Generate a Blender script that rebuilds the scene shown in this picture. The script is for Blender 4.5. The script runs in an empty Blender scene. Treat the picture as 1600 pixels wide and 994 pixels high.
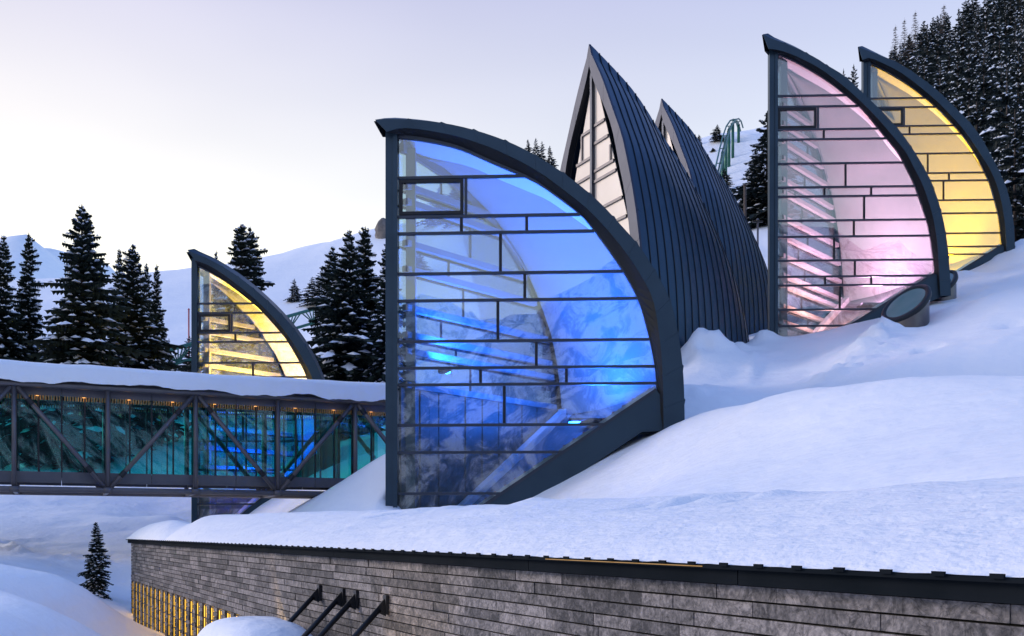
import bpy, math, random
import numpy as np
from mathutils import Vector as V
R = math.radians
rnd = random.Random(7)
sc = bpy.context.scene
# ------------------------------------------------------------------ camera, sky, sun, exposure
F, CX, HZ = 1600.0, 800.0, 833.0            # focal length in photo pixels, centre column, horizon row
cam = bpy.data.cameras.new("camera"); cam.sensor_width = 36; cam.lens = 36 * F / 1600
cam.shift_y = (HZ - 497) / 1600; cam.clip_end = 6000; cam.clip_start = .1
cam_o = bpy.data.objects.new("camera", cam); sc.collection.objects.link(cam_o)
cam_o.location = (0, 0, 0); cam_o.rotation_euler = (R(90), 0, 0); sc.camera = cam_o
SUN_AZ, SUN_EL = R(-76), R(9)               # glow after sunset, ahead on the left
w = bpy.data.worlds.new("World"); sc.world = w; w.use_nodes = True
nt = w.node_tree; N = nt.nodes; L = nt.links
bg = N['Background']
sky = N.new('ShaderNodeTexSky'); sky.sky_type = 'NISHITA'; sky.sun_disc = False
sky.sun_elevation = SUN_EL; sky.sun_rotation = SUN_AZ; sky.altitude = 1800
sky.dust_density = .6; sky.ozone_density = 2.0
tc = N.new('ShaderNodeTexCoord'); sep = N.new('ShaderNodeSeparateXYZ'); L.new(tc.outputs['Generated'], sep.inputs[0])
ramp = N.new('ShaderNodeValToRGB'); L.new(sep.outputs['Z'], ramp.inputs[0])
cr = ramp.color_ramp
cr.elements[0].position = 0.0; cr.elements[0].color = (8.6, 8.3, 6.9, 1)
cr.elements[1].position = 1.0; cr.elements[1].color = (1.3, 2.5, 6.2, 1)
for p, c in ((.2, (8.3, 8.05, 6.9)), (.32, (6.1, 5.95, 6.05)), (.46, (4.0, 3.95, 5.2)), (.64, (2.4, 3.2, 5.8))):
    e = cr.elements.new(p); e.color = (*c, 1)
# thin veil of high cloud over the clear sky, soft and wide
nz = N.new('ShaderNodeTexNoise'); nz.inputs['Scale'].default_value = 1.3; nz.inputs['Detail'].default_value = 3
mp = N.new('ShaderNodeMapping'); mp.inputs['Scale'].default_value = (1, 1, 3.2); L.new(tc.outputs['Generated'], mp.inputs[0]); L.new(mp.outputs[0], nz.inputs[0])
mr = N.new('ShaderNodeMapRange'); mr.inputs['From Min'].default_value = .3; mr.inputs['From Max'].default_value = .7
mr.inputs['To Min'].default_value = .72; mr.inputs['To Max'].default_value = .96; L.new(nz.outputs['Fac'], mr.inputs[0])
mix = N.new('ShaderNodeMix'); mix.data_type = 'RGBA'; L.new(mr.outputs[0], mix.inputs[0])
# the veil is warmer and brighter round the place where the sun went down
dp = N.new('ShaderNodeVectorMath'); dp.operation = 'DOT_PRODUCT'; L.new(tc.outputs['Generated'], dp.inputs[0]); dp.inputs[1].default_value = (math.sin(SUN_AZ), math.cos(SUN_AZ), .12)
gr = N.new('ShaderNodeMapRange'); gr.inputs['From Min'].default_value = -1; gr.inputs['From Max'].default_value = 1; L.new(dp.outputs['Value'], gr.inputs[0])
gc = N.new('ShaderNodeMix'); gc.data_type = 'RGBA'; L.new(gr.outputs[0], gc.inputs[0]); gc.inputs[6].default_value = (.62, .92, 1.32, 1); gc.inputs[7].default_value = (1.52, 1.42, 1.22, 1)
gm = N.new('ShaderNodeMix'); gm.data_type = 'RGBA'; gm.blend_type = 'MULTIPLY'; gm.inputs[0].default_value = 1; L.new(ramp.outputs[0], gm.inputs[6]); L.new(gc.outputs[2], gm.inputs[7])
L.new(sky.outputs[0], mix.inputs[6]); L.new(gm.outputs[2], mix.inputs[7]); L.new(mix.outputs[2], bg.inputs[0])
bg.inputs[1].default_value = .105
sl = bpy.data.lights.new("sun", 'SUN'); sl.energy = 1.2; sl.angle = R(18); sl.color = (1, .87, .85)
so = bpy.data.objects.new("sun", sl); sc.collection.objects.link(so)
sd = V((math.sin(SUN_AZ) * math.cos(R(19)), math.cos(SUN_AZ) * math.cos(R(19)), math.sin(R(19))))
so.rotation_euler = sd.to_track_quat('Z', 'Y').to_euler()
sc.view_settings.view_transform = 'Standard'; sc.view_settings.look = 'None'
sc.view_settings.exposure = .50; sc.view_settings.gamma = 1
sc.render.engine = 'CYCLES'
sc.cycles.use_denoising = True
sc.cycles.max_bounces = 8; sc.cycles.transparent_max_bounces = 20; sc.cycles.caustics_reflective = False; sc.cycles.caustics_refractive = False
# ------------------------------------------------------------------ helpers
COL = sc.collection
def P(px, py, Y): return V(((px - CX) / F * Y, Y, (HZ - py) / F * Y))
def link(name, me, parent=None):
    o = bpy.data.objects.new(name, me); COL.objects.link(o)
    if parent is not None: o.parent = parent
    return o
def thing(name, label, cat, loc=(0, 0, 0), group=None, rz=0):
    o = link(name, None); o.location = loc; o.rotation_euler = (0, 0, rz); o.empty_display_size = .3
    return tag(o, label, cat, group)
def tag(o, label=None, cat=None, group=None, kind=None):
    if label: o['label'] = label
    if cat: o['category'] = cat
    if group: o['group'] = group
    if kind: o['kind'] = kind
    return o
class MB:
    def __init__(s): s.v = []; s.f = []
    def add(s, vs, fs):
        b = len(s.v); s.v += [tuple(p) for p in vs]; s.f += [tuple(i + b for i in f) for f in fs]; return s
    def hexa(s, q):  # 8 corners, bottom ring 0-3 then top ring 4-7
        return s.add(q, [(3, 2, 1, 0), (4, 5, 6, 7), (0, 1, 5, 4), (1, 2, 6, 5), (2, 3, 7, 6), (3, 0, 4, 7)])
    def box(s, x0, y0, z0, x1, y1, z1):
        return s.hexa([(x0, y0, z0), (x1, y0, z0), (x1, y1, z0), (x0, y1, z0), (x0, y0, z1), (x1, y0, z1), (x1, y1, z1), (x0, y1, z1)])
    def bar(s, p, q, wd, ht, up=(0, 0, 1)):
        p, q = V(p), V(q); d = (q - p).normalized(); a = d.cross(V(up)).normalized() * wd / 2; b = a.cross(d).normalized() * ht / 2
        return s.hexa([p - a - b, p + a - b, q + a - b, q - a - b, p - a + b, p + a + b, q + a + b, q - a + b])
    def tube(s, p, q, r, n=10, r2=None):
        p, q = V(p), V(q); d = (q - p).normalized(); a = d.orthogonal().normalized(); b = d.cross(a); r2 = r if r2 is None else r2
        vs = []
        for c, rr in ((p, r), (q, r2)):
            for k in range(n):
                t = 2 * math.pi * k / n; vs.append(c + a * math.cos(t) * rr + b * math.sin(t) * rr)
        return s.add(vs, [(k, (k + 1) % n, n + (k + 1) % n, n + k) for k in range(n)] + [tuple(range(n))[::-1], tuple(range(n, 2 * n))])
    def prism(s, front, back):
        n = len(front)
        return s.add(list(front) + list(back), [tuple(range(n)), tuple(range(2 * n - 1, n - 1, -1))] + [(i, n + i, n + (i + 1) % n, (i + 1) % n) for i in range(n)])
    def loft(s, rows, flip=False):
        m = len(rows[0]); b = len(s.v)
        for r in rows: s.v += [tuple(p) for p in r]
        for i in range(len(rows) - 1):
            for j in range(m - 1):
                q = (b + i * m + j, b + i * m + j + 1, b + (i + 1) * m + j + 1, b + (i + 1) * m + j)
                s.f.append(q[::-1] if flip else q)
        return s
    def mesh(s, name, mat, smooth=False, origin=(0, 0, 0)):
        me = bpy.data.meshes.new(name); ox, oy, oz = origin
        me.from_pydata([(x - ox, y - oy, z - oz) for x, y, z in s.v], [], s.f)
        for m in (mat if isinstance(mat, (list, tuple)) else [mat]): me.materials.append(m)
        if smooth: me.polygons.foreach_set('use_smooth', [True] * len(me.polygons))
        me.update(); return me
    def build(s, name, mat, parent=None, smooth=False, recalc=True):
        o0 = (0, 0, 0)
        p = parent
        while p is not None: o0 = tuple(a + b for a, b in zip(o0, p.location)); p = p.parent
        me = s.mesh(name, mat, smooth, o0)
        if recalc:
            import bmesh
            bm = bmesh.new(); bm.from_mesh(me); bmesh.ops.recalc_face_normals(bm, faces=bm.faces); bm.to_mesh(me); bm.free()
        return link(name, me, parent)
def resample(pts, n):
    pts = [V(p) for p in pts]; d = [0]
    for a, b in zip(pts, pts[1:]): d.append(d[-1] + (b - a).length)
    out = []; j = 0
    for i in range(n):
        t = d[-1] * i / (n - 1)
        while j < len(d) - 2 and d[j + 1] < t: j += 1
        k = (t - d[j]) / max(1e-9, d[j + 1] - d[j]); out.append(pts[j].lerp(pts[j + 1], k))
    return out
def smooth_poly(pts, n):
    """Catmull-Rom through measured points, then even spacing"""
    q = [V(p) for p in pts]; q = [q[0] * 2 - q[1]] + q + [q[-1] * 2 - q[-2]]; out = []
    for i in range(1, len(q) - 2):
        for k in range(8):
            t = k / 8; a, b, c, d = q[i - 1:i + 3]
            out.append(.5 * ((2 * b) + (c - a) * t + (2 * a - 5 * b + 4 * c - d) * t * t + (3 * b - a - 3 * c + d) * t ** 3))
    out.append(q[-2]); return resample(out, n)
def clip(cell, poly):
    """Sutherland-Hodgman: cell clipped by a convex counter-clockwise polygon"""
    out = cell
    for i in range(len(poly)):
        a, b = poly[i], poly[(i + 1) % len(poly)]; inp = out; out = []
        sd = lambda p: (b[0] - a[0]) * (p[1] - a[1]) - (b[1] - a[1]) * (p[0] - a[0])
        for j in range(len(inp)):
            p, q = inp[j], inp[(j + 1) % len(inp)]; sp, sq = sd(p), sd(q)
            if sp >= 0: out.append(p)
            if (sp >= 0) != (sq >= 0):
                t = sp / (sp - sq); out.append((p[0] + (q[0] - p[0]) * t, p[1] + (q[1] - p[1]) * t))
        if len(out) < 3: return []
    return out
# ------------------------------------------------------------------ materials
MATS = {}
def mat(name, col=(.5, .5, .5), rough=.6, metal=0, noise=None, bump=None, spec=.5):
    m = bpy.data.materials.new(name); m.use_nodes = True; t = m.node_tree; b = t.nodes['Principled BSDF']
    b.inputs['Base Color'].default_value = (*col, 1); b.inputs['Roughness'].default_value = rough; b.inputs['Metallic'].default_value = metal
    b.inputs['Specular IOR Level'].default_value = spec
    g = t.nodes.new('ShaderNodeNewGeometry')
    if noise:
        sc_, c2, det = noise
        n = t.nodes.new('ShaderNodeTexNoise'); n.inputs['Scale'].default_value = sc_; n.inputs['Detail'].default_value = det; t.links.new(g.outputs['Position'], n.inputs[0])
        r = t.nodes.new('ShaderNodeValToRGB'); r.color_ramp.elements[0].position = .3; r.color_ramp.elements[1].position = .7
        r.color_ramp.elements[0].color = (*col, 1); r.color_ramp.elements[1].color = (*c2, 1)
        t.links.new(n.outputs['Fac'], r.inputs[0]); t.links.new(r.outputs[0], b.inputs['Base Color'])
    if bump:
        prev = None
        for sc_, st, dist in bump:
            n = t.nodes.new('ShaderNodeTexNoise'); n.inputs['Scale'].default_value = sc_; n.inputs['Detail'].default_value = 5; t.links.new(g.outputs['Position'], n.inputs[0])
            bp = t.nodes.new('ShaderNodeBump'); bp.inputs['Strength'].default_value = st; bp.inputs['Distance'].default_value = dist
            t.links.new(n.outputs['Fac'], bp.inputs['Height'])
            if prev: t.links.new(prev.outputs[0], bp.inputs['Normal'])
            prev = bp
        t.links.new(prev.outputs[0], b.inputs['Normal'])
    MATS[name] = m; return m
def glass(name, tint, refl, rough=0.0):
    m = bpy.data.materials.new(name); m.use_nodes = True; t = m.node_tree; t.nodes.clear()
    o = t.nodes.new('ShaderNodeOutputMaterial'); mx = t.nodes.new('ShaderNodeMixShader'); tr = t.nodes.new('ShaderNodeBsdfTransparent'); gl = t.nodes.new('ShaderNodeBsdfGlossy')
    tr.inputs[0].default_value = (*tint, 1); gl.inputs['Roughness'].default_value = rough; gl.inputs[0].default_value = (.95, .97, 1, 1)
    lw = t.nodes.new('ShaderNodeLayerWeight'); lw.inputs['Blend'].default_value = .25
    mr = t.nodes.new('ShaderNodeMapRange'); mr.inputs['To Min'].default_value = refl; mr.inputs['To Max'].default_value = min(1, refl + .75)
    t.links.new(lw.outputs['Fresnel'], mr.inputs[0]); t.links.new(mr.outputs[0], mx.inputs[0]); t.links.new(tr.outputs[0], mx.inputs[1]); t.links.new(gl.outputs[0], mx.inputs[2]); t.links.new(mx.outputs[0], o.inputs[0])
    return m
def emit(name, col, s):
    m = bpy.data.materials.new(name); m.use_nodes = True; b = m.node_tree.nodes['Principled BSDF']
    b.inputs['Base Color'].default_value = (*col, 1); b.inputs['Emission Color'].default_value = (*col, 1); b.inputs['Emission Strength'].default_value = s; return m
SNOW = mat('snow', (.84, .86, .89), .55, noise=(.35, (.79, .82, .87), 3), bump=((1.4, .35, .25), (9, .25, .03)), spec=.3)
SNOW_ROOF = mat('snow_granular', (.85, .86, .88), .55, noise=(1.2, (.8, .82, .86), 3), bump=((6, .4, .08), (18, .5, .03)), spec=.3)
SNOW_TREE = mat('snow_on_branch', (.8, .83, .88), .6, spec=.2)
ZINC = mat('zinc', (.022, .045, .07), .42, .55, noise=(.8, (.03, .058, .088), 4))
ZINC2 = mat('zinc_sheet', (.005, .034, .075), .42, .45, noise=(.5, (.010, .047, .098), 4))
ZINC_EDGE = mat('zinc_edge', (.022, .03, .055), .45, .4, noise=(1.1, (.034, .042, .068), 4))
DARK = mat('dark_metal', (.012, .014, .018), .5, .3)
FRAME = mat('frame_metal', (.035, .045, .065), .4, .5, noise=(2, (.045, .055, .08), 2))
WHITE = mat('white_paint', (.8, .8, .8), .5, noise=(3, (.75, .76, .77), 2))
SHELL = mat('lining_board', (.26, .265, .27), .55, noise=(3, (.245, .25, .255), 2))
STEEL = mat('painted_steel', (.10, .095, .105), .4, .4, noise=(3, (.13, .12, .125), 3))
FASCIA = mat('fascia_sheet', (.085, .09, .11), .45, .4, noise=(2.5, (.105, .105, .125), 3))
FASC2 = mat('eaves_sheet', (.006, .009, .012), .8, 0, noise=(2, (.011, .014, .018), 3), spec=.03)
WOOD = mat('wood', (.6, .33, .08), .5, noise=(9, (.3, .14, .04), 4))
BOARD = mat('grey_boards', (.15, .16, .15), .6, noise=(6, (.2, .205, .19), 4))
SKY_PANE = mat('painted_sky_glass', (.74, .64, .54), .25, 0, noise=(.6, (.8, .70, .59), 2), spec=.5)  # diffuse cream stands in for the warm sky mirrored in the panes
CYL = mat('stainless', (.12, .11, .115), .34, .8, noise=(3, (.15, .135, .135), 3))
NEEDLE = mat('needles', (.012, .022, .018), .7, noise=(3, (.03, .042, .03), 3), spec=.2)
NEEDLE2 = mat('needles_far', (.014, .024, .026), .7, noise=(1.2, (.03, .042, .042), 3), spec=.2)
BARK = mat('bark', (.05, .035, .028), .85, noise=(8, (.09, .07, .06), 4))
TWIG = mat('bare_twigs', (.07, .05, .045), .85, noise=(3, (.11, .085, .07), 3))
GREEN = mat('green_rail', (.015, .10, .07), .4, .3, noise=(2, (.03, .14, .10), 3))
RED = mat('red_paint', (.4, .05, .06), .5)
ROCK = mat('rock', (.13, .12, .115), .85, noise=(1.5, (.22, .2, .19), 6), bump=((2, .8, .3),))
G_SAIL = glass('sail_glass', (.80, .89, .92), .105)
G_FAR = glass('sail_glass_back', (.78, .88, .92), .06)
G_TEAL = glass('bridge_glass', (.40, .86, .83), .05)
G_SKY = mat('skylight_glass', (.10, .21, .21), .12, 0, noise=(1.2, (.16, .27, .26), 2), spec=.9)
WARM_WIN = emit('lit_window', (1, .54, .04), 1.0)
WARM = emit('warm_lamp', (1, .5, .14), .6)
# stone: each stone takes its own tone
def stone_mat():
    m = mat('stone', (.2, .19, .19), .75); t = m.node_tree; b = t.nodes['Principled BSDF']
    g = t.nodes.new('ShaderNodeNewGeometry'); oi = t.nodes.new('ShaderNodeObjectInfo')
    n1 = t.nodes.new('ShaderNodeTexNoise'); n1.inputs['Scale'].default_value = 7.5; n1.inputs['Detail'].default_value = 9; n1.inputs['Roughness'].default_value = .65
    n1.inputs['Distortion'].default_value = 1.2
    n2 = t.nodes.new('ShaderNodeTexNoise'); n2.inputs['Scale'].default_value = 42; n2.inputs['Detail'].default_value = 3
    for n in (n1, n2): t.links.new(g.outputs['Position'], n.inputs[0])
    r = t.nodes.new('ShaderNodeValToRGB'); e = r.color_ramp.elements
    e[0].position = .3; e[0].color = (.035, .034, .038, 1); e[1].position = .74; e[1].color = (.32, .29, .285, 1)
    k = e.new(.5); k.color = (.132, .122, .124, 1)
    ad = t.nodes.new('ShaderNodeMath'); ad.operation = 'MULTIPLY_ADD'; ad.inputs[1].default_value = .3
    at = t.nodes.new('ShaderNodeAttribute'); at.attribute_name = 'tone'; at.attribute_type = 'GEOMETRY'
    a2 = t.nodes.new('ShaderNodeMath'); a2.operation = 'ADD'; t.links.new(oi.outputs['Random'], a2.inputs[0]); t.links.new(at.outputs['Fac'], a2.inputs[1])
    fr = t.nodes.new('ShaderNodeMath'); fr.operation = 'FRACT'; t.links.new(a2.outputs[0], fr.inputs[0])
    sb = t.nodes.new('ShaderNodeMath'); sb.operation = 'SUBTRACT'; sb.inputs[1].default_value = .5; t.links.new(fr.outputs[0], sb.inputs[0])
    t.links.new(sb.outputs[0], ad.inputs[0]); t.links.new(n1.outputs['Fac'], ad.inputs[2])
    m2 = t.nodes.new('ShaderNodeMath'); m2.operation = 'MULTIPLY_ADD'; m2.inputs[1].default_value = .46; t.links.new(n2.outputs['Fac'], m2.inputs[0])
    s2 = t.nodes.new('ShaderNodeMath'); s2.operation = 'SUBTRACT'; s2.inputs[1].default_value = .25; t.links.new(ad.outputs[0], s2.inputs[0]); t.links.new(s2.outputs[0], m2.inputs[2])
    wv = t.nodes.new('ShaderNodeTexNoise'); wv.inputs['Scale'].default_value = 3.2; wv.inputs['Detail'].default_value = 6; wv.inputs['Distortion'].default_value = 2.5; t.links.new(g.outputs['Position'], wv.inputs[0])
    va = t.nodes.new('ShaderNodeMath'); va.operation = 'SUBTRACT'; va.inputs[1].default_value = .5; t.links.new(wv.outputs['Fac'], va.inputs[0])
    vb = t.nodes.new('ShaderNodeMath'); vb.operation = 'ABSOLUTE'; t.links.new(va.outputs[0], vb.inputs[0])
    vr = t.nodes.new('ShaderNodeMapRange'); vr.inputs['From Max'].default_value = .018; vr.inputs['To Min'].default_value = .45; t.links.new(vb.outputs[0], vr.inputs[0])
    vm = t.nodes.new('ShaderNodeMix'); vm.data_type = 'RGBA'; vm.blend_type = 'MULTIPLY'; vm.inputs[0].default_value = 1; t.links.new(r.outputs[0], vm.inputs[6]); t.links.new(vr.outputs[0], vm.inputs[7])
    t.links.new(m2.outputs[0], r.inputs[0]); t.links.new(vm.outputs[2], b.inputs['Base Color'])
    bp = t.nodes.new('ShaderNodeBump'); bp.inputs['Strength'].default_value = .8; bp.inputs['Distance'].default_value = .02
    t.links.new(m2.outputs[0], bp.inputs['Height']); t.links.new(bp.outputs[0], b.inputs['Normal']); return m
STONE = stone_mat()
JOINT = mat('joint', (.02, .02, .021), .9)
def mountain_mat():
    m = mat('alpine_face', (.8, .8, .85), .7); t = m.node_tree; b = t.nodes['Principled BSDF']
    g = t.nodes.new('ShaderNodeNewGeometry')
    mp = t.nodes.new('ShaderNodeMapping'); mp.inputs['Scale'].default_value = (1, .4, .55); mp.inputs['Rotation'].default_value = (0, R(24), 0); t.links.new(g.outputs['Position'], mp.inputs[0])
    n1 = t.nodes.new('ShaderNodeTexNoise'); n1.inputs['Scale'].default_value = .06; n1.inputs['Detail'].default_value = 11; n1.inputs['Roughness'].default_value = .72; n1.inputs['Distortion'].default_value = .9
    t.links.new(mp.outputs[0], n1.inputs[0])
    r = t.nodes.new('ShaderNodeValToRGB'); e = r.color_ramp.elements
    e[0].position = .45; e[0].color = (.02, .024, .035, 1); e[1].position = .57; e[1].color = (.86, .87, .9, 1)
    k = e.new(.5); k.color = (.2, .2, .24, 1)
    # forest takes over towards the valley: less snow shows between the trees
    sp = t.nodes.new('ShaderNodeSeparateXYZ'); t.links.new(g.outputs['Position'], sp.inputs[0])
    mr = t.nodes.new('ShaderNodeMapRange'); mr.inputs['From Min'].default_value = -20; mr.inputs['From Max'].default_value = 170
    mr.inputs['To Min'].default_value = -.015; mr.inputs['To Max'].default_value = .05; t.links.new(sp.outputs['Z'], mr.inputs[0])
    ad = t.nodes.new('ShaderNodeMath'); ad.operation = 'ADD'; t.links.new(n1.outputs['Fac'], ad.inputs[0]); t.links.new(mr.outputs[0], ad.inputs[1])
    t.links.new(ad.outputs[0], r.inputs[0]); t.links.new(r.outputs[0], b.inputs['Base Color'])
    bp = t.nodes.new('ShaderNodeBump'); bp.inputs['Strength'].default_value = .8; bp.inputs['Distance'].default_value = 12
    t.links.new(n1.outputs['Fac'], bp.inputs['Height']); t.links.new(bp.outputs[0], b.inputs['Normal']); return m
ALPINE = mountain_mat()
# ------------------------------------------------------------------ terrain
def vnoise(x, y, seed):
    """value noise on numpy arrays"""
    xi = np.floor(x).astype(np.int64); yi = np.floor(y).astype(np.int64); fx = x - xi; fy = y - yi
    fx = fx * fx * (3 - 2 * fx); fy = fy * fy * (3 - 2 * fy)
    def h(a, b):
        k = (a * 374761393 + b * 668265263 + seed * 974634777) & 0x7fffffff
        k = ((k ^ (k >> 13)) * 1274126177) & 0x7fffffff
        return ((k ^ (k >> 16)) & 0xffff) / 65535.0
    return (h(xi, yi) * (1 - fx) + h(xi + 1, yi) * fx) * (1 - fy) + (h(xi, yi + 1) * (1 - fx) + h(xi + 1, yi + 1) * fx) * fy - .5
def fbm(x, y, s, seed, oct=4):
    a = 1.0; t = 0
    for k in range(oct): t = t + a * vnoise(x * s, y * s, seed + k); a *= .5; s *= 2.03
    return t
CTRL_PX = [  # (column, row, depth): heights of the snow surface read off the photograph
 # front left mound and the slope behind it
 (0,905,24),(60,906,23.5),(95,914,23),(125,945,22.5),(160,962,22.5),(195,968,24),(0,994,15),(100,994,15),(50,935,19),(150,982,18),(-150,900,24),(-150,960,17),
 (0,912,28),(80,915,28),(30,866,33),(-120,870,34),(150,928,29.5),(195,905,34),(120,880,35),(30,820,40),(150,810,42),(280,800,44),(0,772,48),(-150,780,46),(200,775,49),
 (100,705,62),(0,700,62),(250,700,62),(-150,690,64),(100,640,80),(0,610,90),(200,600,92),(300,575,100),(450,560,95),(550,590,82),(-150,590,95),
 # below the left yellow sail and the bank at the end of the bridge
 (303,838,45),(368,816,45.6),(409,784,45.6),(430,790,44.5),(470,770,44),(380,835,42),(500,715,47.5),(560,690,50),(450,800,40),
 (600,716,34.6),(560,743,34.4),(500,786,34),(480,800,34),(600,760,32.5),(560,790,32.5),(603,800,31.6),
 # slope under the blue sail
 (1000,693,31.3),(940,722,31.3),(900,745,31.3),(820,790,31.3),(740,815,31.3),(660,815,31.3),
 # foreground hill on the right
 (1000,765,26.5),(900,782,28.5),(1200,745,20),(1200,690,23.2),(1400,742,16),(1400,665,20),(1580,742,13),(1580,665,17),(1700,740,12),(1700,660,16),
 (1700,586,21),(1600,588,22),(1500,588,23),(1400,592,24),(1300,603,25.5),(1200,620,27.2),(1130,635,29),(1075,652,30.6),
 (1200,695,31.5),(1300,690,30.5),(1400,690,29),(1500,690,27.5),(1600,690,26.5),(1700,690,25.5),(1120,655,33.2),
 # hollow behind it, up to the middle sails and the pink sail
 (1130,612,36.5),(1200,592,39),(1300,578,38),(1250,560,41.5),(1180,546,44.2),(1160,549,45),(1100,556,43),(1040,585,42),(1000,600,44),
 (1205,530,46.8),(1260,527,46.8),(1300,517,46.8),(1350,504,46.8),(1400,500,45.6),(1385,516,42.4),(1415,519,42),(1445,512,42.8),
 (1370,522,41.5),(1330,562,38),(1480,498,40.5),(1430,545,36.2),(1385,588,33),(1500,530,36.5),(1590,522,33.5),(1600,474,38.5),(1700,470,37),(1535,469,41),(1490,478,43.2),
 (1550,468,46),(1600,446,48),(1500,452,51.5),(1495,438,57),(1525,437,57.6),(1560,416,58),(1590,400,59),(1620,388,62),(1700,385,62),(1465,474,47.6),(1440,470,51),
 (1190,500,66),(1190,420,80),(1190,350,98),(1100,380,92),
 # far slopes and skyline
 (1095,218,160),(1190,202,160),(1000,290,155),(840,285,160),(700,345,170),(600,354,190),(560,378,195),(510,402,200),(420,413,210),(300,431,220),(260,434,215),(165,452,230),(0,470,240),
 (450,480,140),(380,540,112),(270,505,130),(250,560,104),(620,470,130),(800,430,110),(900,400,110),
 (1600,380,76),(1500,300,96),(1600,200,122),(1450,210,130),(1600,75,160),(1380,170,160),(1750,60,170),(1420,105,190),(1600,45,205),(1300,250,130),(1800,300,90)]
CTRL = [tuple(P(*c)) for c in CTRL_PX]
for px, py, Y in [(1095,218,160),(1190,202,160),(840,285,160),(600,354,190),(420,413,210),(260,434,215),(0,470,240),(1420,105,190),(1600,45,205)]:
    p = P(px, py, Y * 1.35); CTRL.append((p.x, p.y, P(px, py, Y).z * 1.02))
CTRL += [(0,0,-1.75),(-3,3,-2.6),(-5,10,-3.6),(-6.5,15,-3.9),(-12,8,-3.4),(-20,5,-3.2),(5,-6,-1.7),(-10,-8,-4),(-8.2,20.5,-3.9),(-10.2,26,-3.7),(-11.5,31,-1.9),
         (-1.8,24.6,-.1),(.9,19.3,-.35),(3.7,14,-.45),(6,9.5,-.5),(9,4,-.5),(-4,29.5,.2),(-6.5,31.5,.35),(12,-4,-.8),(30,0,1.5),(40,20,5.5),(45,45,14),(-40,25,-3),(-45,5,-6),(-60,45,1),(-60,80,9),(60,70,22),
         (-200,100,18),(-220,220,50),(220,100,45),(240,220,110),(-200,20,-10),(200,0,8),(0,330,70),(-250,330,50),(280,330,130),(0,-60,-12),(-100,-60,-20),(100,-60,-12)]
CP = np.array(CTRL)
def tps_fit(C):
    n = len(C); S = 1 / 30.
    d2 = ((C[:, None, :2] - C[None, :, :2]) ** 2).sum(-1) * S * S
    K = .5 * d2 * np.log(d2 + 1e-12); K[np.arange(n), np.arange(n)] = .0006
    Pm = np.c_[np.ones(n), C[:, :2] * S]; A = np.zeros((n + 3, n + 3)); A[:n, :n] = K; A[:n, n:] = Pm; A[n:, :n] = Pm.T
    return np.linalg.solve(A, np.r_[C[:, 2], 0, 0, 0]), S
TW, TS = tps_fit(CP)
def tps(x, y):
    x = np.asarray(x, float); y = np.asarray(y, float); z = TW[-3] + TW[-2] * x * TS + TW[-1] * y * TS
    for c, k in zip(CP, TW):
        d2 = ((x - c[0]) ** 2 + (y - c[1]) ** 2) * TS * TS; z = z + k * .5 * d2 * np.log(d2 + 1e-12)
    return z
CARVE = []       # (polygon, function giving the highest allowed ground inside): filled by the sails before the ground is meshed
PILES = [
 (*P(110, 893, 22.8)[:2], .8, .22, .3), (*P(55, 930, 20.5)[:2], 1.0, .25, .3), (*P(15, 900, 21.5)[:2], .9, .12, .3), (*P(165, 955, 20.5)[:2], .7, .2, .3),  # ploughed, lumpy snow: (x, y, radius, height, lumpiness)
 (*P(1092, 540, 43)[:2], 1.3, .75, 1.0), (*P(1122, 545, 43.6)[:2], .8, .35, .8), (*P(1152, 545, 45.3)[:2], .6, .45, .8), (*P(1196, 520, 47)[:2], .5, .55, .7),
 (*P(1385, 515, 41.6)[:2], 1.3, .25, .5), (*P(1350, 545, 39.5)[:2], 1.6, .2, .5), (*P(1075, 600, 36)[:2], 1.6, .5, .5), (*P(1600, 385, 60.5)[:2], 2.5, .6, .6), (*P(1505, 436, 56.6)[:2], 1., .5, .5)]
RUNS = [(P(1385, 520, 41.5)[:2], P(1300, 590, 35)[:2], .9, .30), (P(1180, 560, 43)[:2], P(1170, 600, 38)[:2], .25, .12), (P(60, 850, 35)[:2], P(170, 850, 36)[:2], 1.1, .2), (P(20, 850, 35)[:2], P(0, 838, 37)[:2], .9, .22)]
HOLES = [(*P(1452, 545, 36.2)[:2], .38, .45), (*P(1440, 555, 35.6)[:2], .3, .25), (*P(1495, 470, 45.5)[:2], .4, .25), (*P(1585, 505, 36.5)[:2], .5, .3)]
def ground(x, y, detail=True):
    x = np.asarray(x, float); y = np.asarray(y, float); z = tps(x, y)
    if detail:
        r = np.hypot(x, y)
        z = z + fbm(x, y, .16, 3, 3) * .22 * np.clip((r - 14) / 14, 0, 1) * np.clip(r / 45, .5, 7) + fbm(x, y, .9, 9, 3) * .05
        e = x * .82 + y * .57; f_ = -x * .57 + y * .82
        z = z + fbm(e * .45, f_ * 1.25, .5, 71, 3) * .11 * np.clip((r - 16) / 14, 0, 1)
        for (x0, y0), (x1, y1), wd_, am in RUNS:
            q = np.clip(((x - x0) * (x1 - x0) + (y - y0) * (y1 - y0)) / ((x1 - x0) ** 2 + (y1 - y0) ** 2), 0, 1); ww = wd_ * (.5 + q)
            g = np.exp(-(((x - x0 - q * (x1 - x0)) ** 2 + (y - y0 - q * (y1 - y0)) ** 2) / ww ** 2)); z = z + g * am * 1.5 * (.25 + 2.2 * np.abs(fbm(x, y, 2.2, 73, 3)) * (1 - .5 * q))
        for hx, hy, hr, hd in HOLES: z = z - hd * np.exp(-((x - hx) ** 2 + ((y - hy) * .8) ** 2) / hr ** 2)
        for a, b, rad, h, lump in PILES:
            g = np.exp(-((x - a) ** 2 + (y - b) ** 2) / rad ** 2); z = z + g * h * (1 + lump * fbm(x, y, 1.7, 5, 3) * 1.3)
    return z
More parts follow.
